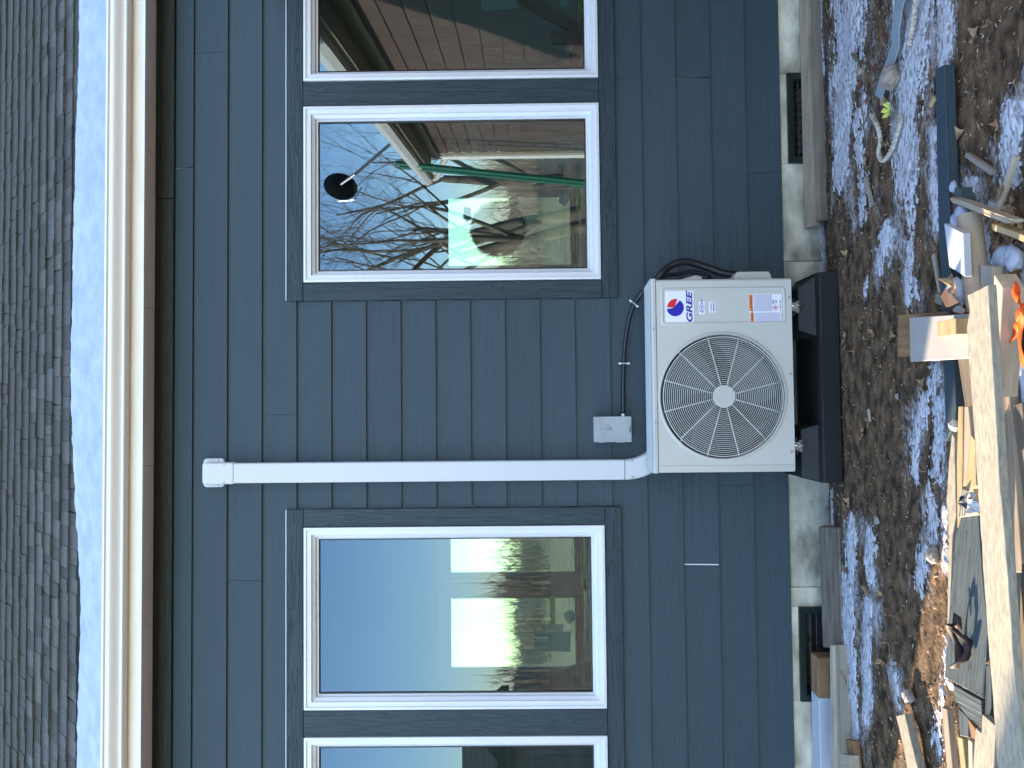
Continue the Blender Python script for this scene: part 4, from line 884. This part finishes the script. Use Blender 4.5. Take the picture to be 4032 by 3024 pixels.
slab('square_sheet', [(0.29, -1.327, 0.215), (0.261, -1.648, 0.215), (0.132, -1.647, 0.215), (0.142, -1.325, 0.215)], .018, 'white_board', 'square white panel lying on the pile with a wood block on it', 'panel', bevel=.002)
wb = (0.208, -1.586, 0.217); wf = (0.246, -1.647, 0.217)
q0 = (0.204, -1.648, 0.217); q1 = (0.246, -1.651, 0.217)
o = MB().box(q0[0]-.004, q1[0], q0[1]-.02, q0[1]+.075, .2165, .262).build('wood_block', 'pine', bevel=.001); tag(o, 'yellow wood block standing on the white square panel', 'lumber')
slab('long_plank', [(0.289, -1.837, 0.33), (0.3, -1.927, 0.33), (0.151, -1.932, 0.33), (-0.002, -1.939, 0.33), (-0.195, -1.948, 0.33), (-0.428, -1.967, 0.33), (-0.687, -1.982, 0.33), (-0.9, -2.005, 0.33), (-0.95, -1.905, 0.33), (-0.743, -1.892, 0.33), (-0.578, -1.879, 0.33), (-0.424, -1.869, 0.33), (-0.204, -1.856, 0.33), (-0.002, -1.844, 0.33), (0.119, -1.836, 0.33), (0.201, -1.831, 0.33), (0.244, -1.845, 0.33)], .022, 'sun_pine', 'longest sunlit pale plank running along the front of the pile', 'plank', rough=.003)
slab('sawn_beam', [(0.354, -1.779, 0.22), (0.311, -1.814, 0.22), (0.183, -1.797, 0.22), (0.018, -1.77, 0.22), (0.019, -1.739, 0.22), (0.228, -1.765, 0.22)], .06, 'pale_wood', 'thick sawn beam with slanted end under the long sunlit plank', 'beam')
slab('front_plank', [(0.159, -1.667, 0.12), (-0.22, -1.721, 0.14), (-0.46, -1.751, 0.15), (-0.472, -1.704, 0.15), (-0.224, -1.679, 0.14), (0.063, -1.643, 0.13)], .03, 'stud_wood', 'shaded plank lying lowest at the very front of the pile', 'plank')
slab('front_plank', [(-0.496, -1.609, 0.1), (-0.488, -1.646, 0.1), (-0.609, -1.641, 0.1), (-0.617, -1.614, 0.1)], .03, 'brown_wood', 'short brown plank end showing beyond the lowest front plank', 'plank')
# pale plastic sheet at the front
vs, fs = [], []; 
c0, c1, c2, c3 = [Vector(q) for q in ((0.139, -1.63, 0.07), (0.131, -1.752, 0.07), (-0.316, -1.759, 0.09), (-0.248, -1.621, 0.09))]
for i in range(25):
    for j in range(13):
        p = c0.lerp(c3, i/24).lerp(c1.lerp(c2, i/24), j/12); p.z += .02*noise.noise(p*7)+.012*noise.noise(p*19)+.012+.02*math.sin(j*1.1); vs.append(p)
for i in range(24):
    for j in range(12): a = i*13+j; fs.append((a, a+1, a+14, a+13))
tag(MB().add(vs, fs).build('plastic_sheet', 'tarp', smooth=True), 'pale blue plastic sheet crumpled at the front of the pile', 'plastic sheet')
# dry oak leaves heaped by the yellow lath
b = MB(); rnd = random.Random(31); hc = Vector((0.462, -1.618, 0.07))
for i in range(130):
    p = hc + Vector((rnd.gauss(0, .06), rnd.gauss(0, .03), rnd.uniform(0, .03))); a = rnd.uniform(0, 6.28); r_ = rnd.uniform(.012, .028); t = Vector((math.cos(a), math.sin(a), rnd.uniform(-.4, .4)))*r_; u_ = Vector((-math.sin(a), math.cos(a), rnd.uniform(-.4, .4)))*r_*.5
    b.add([p-t, p-t*.2+u_, p+t, p-t*.1-u_], [(0,1,2,3)])
tag(b.build('leaf_heap', 'leaf'), kind='stuff')
# orange webbing
def ribbon(pts, w, name, m_, parent):
    P_ = spline(pts, 8); vs, fs = [], []
    for i, p in enumerate(P_):
        t = (P_[min(i+1, len(P_)-1)]-P_[max(i-1, 0)]).normalized(); n = t.cross(Vector((math.sin(i*.25), .3, 1))).normalized()*w; vs += [p-n, p+n]
    for i in range(len(P_)-1): fs.append((2*i, 2*i+1, 2*i+3, 2*i+2))
    o_ = MB().add(vs, fs).build(name, m_, smooth=True); md = o_.modifiers.new('s', 'SOLIDIFY'); md.thickness = .002; return under(o_, parent)
ow = empty('orange_webbing', (.3, -1.6, .06), 'bright orange strap twisted on the ground at the front of the pile', 'strap')
ribbon([(0.316, -1.828, 0.2), (0.291, -1.851, 0.21), (0.257, -1.894, 0.23), (0.239, -1.91, 0.24), (0.218, -1.887, 0.23)], .012, 'strap_loop', 'orange', ow)
ribbon([(0.26, -1.915, 0.23), (0.247, -1.915, 0.24), (0.227, -1.906, 0.24), (0.194, -1.891, 0.23), (0.155, -1.886, 0.23), (0.115, -1.881, 0.22), (0.084, -1.867, 0.2)], .014, 'strap_loop', 'orange', ow)
ribbon([(0.169, -1.76, 0.18), (0.174, -1.796, 0.19), (0.192, -1.817, 0.19), (0.207, -1.84, 0.2)], .012, 'strap_loop', 'orange', ow)
slab('white_wedge', [(0.21, -1.672, 0.12), (0.207, -1.692, 0.12), (0.198, -1.691, 0.12), (0.201, -1.671, 0.12)], .01, 'white_board', 'small white shim beside the orange strap', 'shim')
# long strips left of the long plank
slab('pale_strip', [(-0.091, -1.422, 0.14), (-0.109, -1.435, 0.14), (-0.346, -1.432, 0.14), (-0.415, -1.41, 0.14), (-0.639, -1.386, 0.14), (-0.784, -1.359, 0.14), (-0.419, -1.388, 0.14), (-0.319, -1.38, 0.14), (-0.179, -1.402, 0.14)], .02, 'sun_pine', 'thin tapering sunlit strip nearest the bare soil', 'strip')
slab('pale_strip', [(-0.007, -1.545, 0.19), (-0.007, -1.569, 0.19), (-0.168, -1.561, 0.19), (-0.329, -1.547, 0.19), (-0.373, -1.536, 0.19), (-0.375, -1.521, 0.19), (-0.17, -1.529, 0.19)], .025, 'pine', 'middle tan strip between the thin sunlit strip and the wide boards', 'strip')
slab('pale_strip', [(-0.007, -1.642, 0.23), (-0.007, -1.662, 0.23), (-0.093, -1.673, 0.23), (-0.224, -1.639, 0.23), (-0.241, -1.625, 0.23)], .025, 'stud_wood', 'shaded strip wedged beside the long sunlit plank', 'strip')
slab('tan_board', [(-0.087, -1.704, 0.25), (-0.102, -1.723, 0.25), (-0.227, -1.721, 0.25), (-0.249, -1.686, 0.25), (-0.231, -1.669, 0.25)], .02, 'pine', 'tan board piece with pointed end left of the long plank', 'board')
mo = empty('door_moulding', (-.45, -1.7, .2), 'cream moulding offcut with grooves lying in the middle of the pile', 'moulding')
slab('moulding_face', [(-0.248, -1.583, 0.21), (-0.254, -1.617, 0.21), (-0.31, -1.66, 0.21), (-0.316, -1.662, 0.21), (-0.339, -1.56, 0.21)], .02, 'pale_wood', parent=mo)
for k in range(3):
    under(MB().tube([Vector((-0.251, -1.59, 0.212)).lerp(Vector((-0.254, -1.62, 0.212)), k/3), Vector((-0.336, -1.57, 0.212)).lerp(Vector((-0.328, -1.606, 0.212)), k/3)], .003, 6).build('moulding_bead', 'pale_wood'), mo)
b = MB()
pc = [(-0.253, -1.655, 0.23), (-0.255, -1.685, 0.23), (-0.278, -1.696, 0.23), (-0.305, -1.694, 0.23), (-0.313, -1.662, 0.23), (-0.284, -1.648, 0.23)]
cen = sum((Vector(p) for p in pc), Vector())/6
for i in range(6):
    a, c = Vector(pc[i]), Vector(pc[(i+1) % 6]); mid = (a+c)/2+Vector((0,0,.03 if i % 2 else -.01)); b.add([a, mid, cen+Vector((0,0,.015*(i % 3)))], [(0,1,2)]); b.add([mid, c, cen+Vector((0,0,.015*(i % 3)))], [(0,1,2)])
tag(b.build('crumpled_film', ['foam_white']), 'crumpled black and white film on the moulding offcut', 'film')
b = MB()
for i in range(3):
    a, c = Vector(pc[2*i]), Vector(pc[(2*i+1) % 6]); b.add([a.lerp(cen, .3)+Vector((0,0,.028)), c.lerp(cen, .3)+Vector((0,0,.028)), cen+Vector((0,0,.045))], [(0,1,2)])
tag(b.build('black_film', 'seal'), 'black torn film scrap on top of the white crumpled film', 'film')
slab('dark_plank', [(-0.34, -1.558, 0.2), (-0.321, -1.644, 0.2), (-0.471, -1.653, 0.2), (-0.641, -1.671, 0.2), (-0.737, -1.657, 0.2), (-0.842, -1.637, 0.2), (-0.851, -1.446, 0.2), (-0.639, -1.485, 0.2), (-0.41, -1.528, 0.2)], .014, 'slate_offcut', 'wide dark wood-grained siding offcut with a curled object on it', 'board', rough=.002)
MBk = MB(); ring = []
for i in range(18):
    a = 6.2832*i/18; e0 = Vector((-0.72, -1.575, 0.215)); ring.append(e0+Vector((.056*math.cos(a)*(1+.22*math.sin(3*a)), .030*math.sin(a)*(1+.2*math.cos(2*a)), .012+.016*math.sin(a*2+1))))
ring.append(ring[0])
vs, fs = [], []
for i, p in enumerate(ring):
    h = .004+.009*abs(math.sin(i*.9)); vs += [p+Vector((0,0,-h)), p+Vector((0,.004,h))]
for i in range(len(ring)-1): fs.append((2*i, 2*i+1, 2*i+3, 2*i+2))
# tail at the right end
t0 = Vector((-0.667, -1.567, 0.215)); vs += [t0+Vector((0,-.008,0)), t0+Vector((.0,.010,.02)), t0+Vector((.045,.012,.012)), t0+Vector((.035,-.004,0))]; k = len(vs); fs.append((k-4,k-3,k-2,k-1))
o = MB().add(vs, fs).build('curled_leather', 'leather', smooth=True); md = o.modifiers.new('s', 'SOLIDIFY'); md.thickness = .004
tag(o, 'dark curled leather-like loop lying on the wide siding offcut', 'leather scrap')
slab('slate_wedge', [(-0.876, -1.44, 0.17), (-0.869, -1.582, 0.17), (-0.954, -1.584, 0.17), (-0.948, -1.507, 0.17), (-0.923, -1.446, 0.17)], .014, 'slate_offcut', 'torn slate offcut below the wide siding board', 'board', 'torn slate scraps', rough=.002)
slab('slate_wedge', [(-0.954, -1.429, 0.15), (-0.964, -1.482, 0.15), (-1.023, -1.479, 0.15), (-1.037, -1.434, 0.15)], .014, 'slate_offcut', 'smallest torn slate piece among the upright laths', 'board', 'torn slate scraps')
slab('slate_wedge', [(-0.731, -1.691, 0.22), (-0.722, -1.716, 0.22), (-0.881, -1.706, 0.22), (-0.883, -1.678, 0.22)], .02, 'slate_offcut', 'dark slate strip tucked against the long sunlit plank', 'board', 'torn slate scraps')
slab('red_wedge', [(-0.717, -1.716, 0.24), (-0.699, -1.739, 0.24), (-0.714, -1.741, 0.24)], .01, 'brick', 'small red triangle scrap touching the long plank', 'scrap')
for i, (a, b_2, w_, m_, lb, z) in enumerate((
  ((-0.999, -1.316, 0.13), (-1.23, -1.343, 0.13), .035, 'stud_wood', 'grey lath nearest the sunlit soil at the left end', .13),
  ((-1.058, -1.399, 0.13), (-1.193, -1.42, 0.13), .03, 'pine', 'short tan lath beside the torn slate scraps', .13),
  ((-1.029, -1.487, 0.15), (-1.16, -1.485, 0.15), .022, 'pale_wood', 'narrow pale lath in the middle of the left end', .15),
  ((-0.952, -1.606, 0.19), (-1.111, -1.582, 0.19), .045, 'sun_pine', 'wide lath running under the long plank', .19),
  ((-0.866, -1.729, 0.24), (-1.05, -1.705, 0.24), .06, 'sun_pine', 'plank lying between the slate strip and the long plank', .24))):
    stick(a, b_2, w_, .02, m_, 'lath', lb, 'lath')
slab('orange_offcut', [(-0.964, -1.475, 0.15), (-0.981, -1.515, 0.15), (-1.013, -1.524, 0.15), (-1.017, -1.492, 0.15)], .012, 'brown_wood', 'reddish brown wood scrap between torn slate and laths', 'scrap')
slab('short_plank', [(-1.181, -0.934, 0.1), (-1.147, -1.001, 0.1), (-1.238, -1.044, 0.1), (-1.348, -1.108, 0.1), (-1.389, -1.024, 0.1), (-1.266, -0.98, 0.1)], .03, 'sun_pine', 'short pale plank lying alone across the shadow edge', 'plank')
slab('white_scrap', [(-0.921, -1.27, 0.1), (-0.908, -1.343, 0.12), (-0.93, -1.358, 0.11), (-0.948, -1.296, 0.1)], .006, 'foam_white', 'white torn wrap poking out under the wide siding offcut', 'scrap')
rnd = random.Random(77)
SCR = [(-1.05,-1.42,.10,.9,.03,.25,'stud_wood','thin grey lath lying across the sunlit soil at the left end'), (-1.0,-1.55,.13,.5,.022,-.1,'slate_offcut','narrow slate strip among the laths at the left end'), (-.72,-1.60,.17,.32,.045,.5,'pale_wood','short pale offcut slanting beside the torn slate'),
 (-.95,-1.66,.16,.55,.03,.12,'grey_wood','weathered grey lath under the torn slate scraps'), (-.80,-1.72,.20,.4,.02,-.25,'pine','thin split of pine pushed under the long plank'), (.30,-1.44,.10,.35,.04,1.2,'grey_wood','weathered stub lying beside the square white sheet'),
 (.45,-1.52,.13,.30,.03,.3,'stud_wood','dirty lath end beside the cardboard tube'), (.62,-1.62,.09,.22,.02,-.6,'pale_wood','little pale stick in the leaf heap'), (.75,-1.50,.08,.16,.018,.9,'grey_wood','broken twig behind the crossing stick')]
for (x, y, z, l_, w_, a, m_, lb) in SCR:
    c, s_ = math.cos(a), math.sin(a); q = [(x+p*l_/2*c-t*w_/2*s_, y+p*l_/2*s_+t*w_/2*c, z) for p, t in ((-1,-1),(1,-.7),(1,.9),(-1,1))]
    slab('wood_scrap', q, .016, m_, lb, 'wood scrap')
# supports and clutter beneath the pile so nothing floats
for i, (x, y, z, l_, w_, a, m_, lb) in enumerate(((-.35, -1.72, .125, .7, .10, .1, 'old_wood', 'dark timber underneath the middle of the pile'), (-1.25, -1.72, .12, .8, .12, -.2, 'old_wood', 'dark timber underneath the left end of the pile'), (.15, -1.55, .15, .35, .14, .2, 'old_wood', 'dark timber underneath the white panel'), (-.9, -1.9, .27, 1.0, .05, -.1, 'old_wood', 'dark beam holding up the long sunlit plank'))):
    o = MB().box(-l_/2, l_/2, -w_/2, w_/2, -z+.03, 0).build('supporting_timber', m_, bevel=.003); o.location = (x, y, z); o.rotation_euler = (0, 0, a); tag(o, lb, 'timber')

# ------------------------------------------------------------------ what the panes mirror: neighbours, trees, far wood
wing = empty('brown_shingled_wing', (3.3, -4, 0), 'brown shake clad house wing mirrored in the two right hand windows', 'house')
A0, A1 = Vector((2.80, -.0, 0)), Vector((3.95, -7.4, 0)); dW = (A1-A0).normalized(); nW = Vector((-abs(dW.y), -dW.x*0 - .155, 0)).normalized()
LW = (A1-A0).length
def wp(s, out, z): p = A0 + dW*s + nW*out; return (p.x, p.y, z)
b = MB(); b.prism([wp(0,0,0), wp(LW,0,0), wp(LW,-3,0), wp(0,-3,0)], (0,0,2.9)); under(b.build('wall', 'shake'), wing)
b = MB(); random.seed(11)
cs = 0
for r in range(15):
    s = .02; z0 = .15+.185*r
    while s < LW-.05:
        w_ = random.uniform(.12, .24); s2 = min(s+w_, LW)
        q_ = [wp(s, .004, z0), wp(s2-.006, .004, z0), wp(s2-.006, .004, z0+.19), wp(s, .004, z0+.19)]
        f_ = [wp(s, .026, z0), wp(s2-.006, .026, z0), wp(s2-.006, .010, z0+.19), wp(s, .010, z0+.19)]
        pm = MB().add(q_+f_, [(4,5,6,7),(0,1,5,4),(3,0,4,7),(1,2,6,5)])
        if cs < 290: under(pm.build('shake', 'shake', origin=None), wing); cs += 1
        else: b.add(q_+f_, [(4,5,6,7),(0,1,5,4),(3,0,4,7),(1,2,6,5)])
        s = s2
q = under(b.build('more_shakes', 'shake'), wing); q['kind'] = 'stuff'
b = MB(); b.prism([wp(0,.02,2.72), wp(LW+.3,.02,2.72), wp(LW+.3,.05,2.72), wp(0,.05,2.72)], (0,0,.16)); under(b.build('frieze_board', 'beige'), wing)
def rail(prof, name, m_, s0, s1):
    vs = [wp(s0, o_, z) for o_, z in prof] + [wp(s1, o_, z) for o_, z in prof]; n = len(prof)
    return under(MB().add(vs, [(i, (i+1) % n, (i+1) % n+n, i+n) for i in range(n)] + [tuple(range(n)), tuple(range(2*n-1, n-1, -1))]).build(name, m_), wing)
rail([(.03, 2.86), (.32, 2.86), (.32, 2.88), (.03, 2.88)], 'soffit', 'beige', 0, LW+.3)
rail([(.32, 2.80), (.345, 2.80), (.345, 2.98), (.32, 2.98)], 'fascia', 'beige', 0, LW+.3)
rail([(.35, 2.84), (.43, 2.84), (.46, 2.90), (.46, 2.96), (.35, 2.96)], 'gutter', 'gutter', 0, LW+.3)
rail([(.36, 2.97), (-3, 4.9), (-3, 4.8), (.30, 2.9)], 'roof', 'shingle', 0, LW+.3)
b = MB().tube(spline([wp(LW+.2, .38, 2.84), wp(LW+.2, .34, 2.75), wp(LW+.02, .10, 2.60), wp(LW-.0, .08, 2.45), wp(LW, .08, .2)], 6), .045, 8); under(b.build('downspout', 'gutter'), wing)
b = MB().prism([wp(LW-.06, .03, .1), wp(LW-.06, .045, .1), wp(LW+.02, .045, .1), wp(LW+.02, .03, .1)], (0,0,2.6)); under(b.build('corner_board', 'beige'), wing)
gl_ = empty('green_ladder', (3.2, -6.9, .04), 'green ladder leaning on the brown wing, mirrored in the glass', 'ladder')
LA, LB_ = (6.9, .62, .04), (6.1, .40, 3.15)
for k in (0, .30):
    under(MB().tube([Vector(wp(LA[0]+k, LA[1], LA[2])), Vector(wp(LB_[0]+k, LB_[1], LB_[2]))], .035, 6).build('rail', 'green'), gl_)
for k in range(10):
    t = (k+.5)/10; a_ = Vector(wp(*LA)).lerp(Vector(wp(*LB_)), t); c_ = Vector(wp(LA[0]+.3, LA[1], LA[2])).lerp(Vector(wp(LB_[0]+.3, LB_[1], LB_[2])), t); under(MB().tube([a_, c_], .015, 6).build('rung', 'green'), gl_)
# satellite dish on the wing's eave
dh = empty('satellite_dish', (2.5, -5.2, 3.2), 'black satellite dish on an arm at the wing eave, mirrored in the glass', 'satellite dish')
vs, fs = [], []; dc = Vector((2.78, -5.2, 3.68)); dn = Vector((-.2, -1, .35)).normalized(); da = dn.cross(Vector((0,0,1))).normalized(); db = da.cross(dn)
for i in range(6):
    for j in range(24): r_ = .18*i/5; a = 6.2832*j/24; vs.append(dc+da*r_*math.cos(a)+db*r_*1.15*math.sin(a)+dn*(.05*(i/5)**2))
for i in range(5):
    for j in range(24): fs.append((i*24+j, i*24+(j+1) % 24, (i+1)*24+(j+1) % 24, (i+1)*24+j))
under(MB().add(vs, fs).build('dish', 'dishm', smooth=True), dh)
under(MB().tube([dc-dn*.01, dc-dn*.15+Vector((.05,0,-.15)), Vector(wp(5.0, .3, 2.95))], .02, 8).build('mast', 'zinc'), dh)
under(MB().tube([dc-db*.25, dc-db*.2+dn*.35, dc+dn*.45], .012, 6).build('feed_arm', 'zinc'), dh)

def tree(name, x, y, h, seed, label, lean=(0, 0)):
    rnd = random.Random(seed); t = empty(name, (x, y, .03), label, 'tree', 'bare trees across the yard')
    tr_, cr_ = MB(), MB()
    def grow(p, d, L_, r_, lev):
        pts = [p]; rs = [r_]; q = p.copy(); dd = d.copy(); n = 4 if lev < 3 else 3
        for i in range(n):
            dd = (dd + Vector((rnd.uniform(-1,1), rnd.uniform(-1,1), rnd.uniform(-.5,.8)))*(.10+.06*lev)).normalized(); q = q + dd*L_/n; pts.append(q.copy()); rs.append(r_*(1-.45*(i+1)/n))
        (tr_ if lev == 0 else cr_).tube(pts, rs, 8 if lev == 0 else (5 if lev < 3 else 3), caps=False)
        if lev >= 7: return
        for k in range(rnd.choice((2, 3, 3)) if lev else 4):
            i = rnd.randint(max(1, n-2-(lev == 0)), n); a = rnd.uniform(0, 6.28); s_ = rnd.uniform(.45, .95)
            side = Vector((math.cos(a), math.sin(a), rnd.uniform(-.1, .5))); nd = (dd*1.0+side*s_).normalized()
            grow(pts[i], nd, L_*rnd.uniform(.64, .86), rs[i]*rnd.uniform(.5, .72), lev+1)
    grow(Vector((x, y, 0)), Vector((lean[0], lean[1], 1)).normalized(), h*.30, h*.016, 0)
    under(tr_.build('trunk', 'bark', smooth=True), t); under(cr_.build('crown', 'bark', smooth=True), t)
tree('bare_tree', 4.6, -13.5, 11, 3, 'tall bare tree with spreading limbs mirrored in the window right of the unit', (-.12, 0))
tree('bare_tree', 2.6, -18, 12, 5, 'slender bare tree farther back mirrored beside the tall one', (.05, 0))
tree('bare_tree', 3.6, -10.5, 9, 21, 'nearest bare tree mirrored right of the satellite dish', (-.2, 0))
tree('bare_tree', 7.4, -20, 13, 8, 'large bare tree behind the brown wing')
tree('bare_tree', -2.4, -17, 9, 13, 'bare tree whose twigs show at the top of the window left of the unit', (.1, .1))
# far wood, one mass of bare twigs all round
fwm = MB(); rnd = random.Random(4)
for i in range(1500):
    a = rnd.uniform(0, 6.2832); r_ = rnd.uniform(34, 60); x, y = r_*math.cos(a), r_*math.sin(a); h = rnd.uniform(2.0, 4.2)*(1+.3*math.sin(a*9))
    for k in range(44):
        bx, by = x+rnd.uniform(-.9, .9), y+rnd.uniform(-.9, .9); z0 = rnd.uniform(0, h*.7); tx, ty = bx+rnd.uniform(-.9, .9), by+rnd.uniform(-.9, .9); z1 = z0+rnd.uniform(.3, 1.2); w_ = rnd.uniform(.010, .026)
        nx, ny = -math.sin(a)*w_, math.cos(a)*w_
        fwm.add([(bx-nx, by-ny, z0), (bx+nx, by+ny, z0), (tx, ty, z1)], [(0,1,2)]); 
        if k % 2: fwm.add([(bx-ny, by+nx, z0), (bx+ny, by-nx, z0), (tx, ty, z1)], [(0,1,2)])
    fwm.add([(x-.07, y, 0), (x+.07, y, 0), (x, y, h)], [(0,1,2)])
tag(fwm.build('far_wood', 'twig'), kind='stuff')
brm = MB(); rnd = random.Random(9)
for i in range(1600):
    a = 6.2832*i/1600; r_ = 52+3*math.sin(a*7); h = 1.9+.5*math.sin(a*13)+.4*math.sin(a*41+1)+rnd.uniform(-.15, .25); a2 = a+6.2832/1500
    brm.add([(r_*math.cos(a), r_*math.sin(a), -.1), (r_*math.cos(a2), r_*math.sin(a2), -.1), ((r_+2)*math.cos(a2), (r_+2)*math.sin(a2), h), ((r_+2)*math.cos(a), (r_+2)*math.sin(a), h+rnd.uniform(-.15,.15))], [(0,1,2,3)])
tag(brm.build('far_brush', 'twig'), kind='stuff')
# neighbours on the left that cut the low sun
nb = empty('neighbour_house', (-10.5, -1.3, 0), 'tall beige neighbour house standing out of frame to the left', 'house')
NY = .87
under(MB().box(-13, -8, -3.5, NY, 0, 3.7).build('wall', 'neigh'), nb)
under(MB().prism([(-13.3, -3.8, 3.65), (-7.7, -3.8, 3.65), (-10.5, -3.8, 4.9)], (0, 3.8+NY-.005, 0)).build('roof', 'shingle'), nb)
M['shed'] = varied(mat('olive_shingle', (.24, .21, .15), .85), (.28, .25, .18), (.48, .43, .32), (9, 9, 3))
sh = empty('shed', (-6.4, -7, 0), 'low brown shingled shed mirrored in the leftmost window', 'shed')
under(MB().box(-8.0, -5.0, -9, -6.6, 0, 1.75).build('wall', 'shed'), sh)
b = MB()
for r in range(9):
    x = -7.99
    while x < -5.02:
        w_ = random.uniform(.16, .3); b.box(x, min(x+w_-.008, -5.0), -6.62+0, -6.598+.018, .05+r*.19, .05+r*.19+.185); x += w_
q = under(b.build('shakes', 'shed'), sh); q['kind'] = 'stuff'
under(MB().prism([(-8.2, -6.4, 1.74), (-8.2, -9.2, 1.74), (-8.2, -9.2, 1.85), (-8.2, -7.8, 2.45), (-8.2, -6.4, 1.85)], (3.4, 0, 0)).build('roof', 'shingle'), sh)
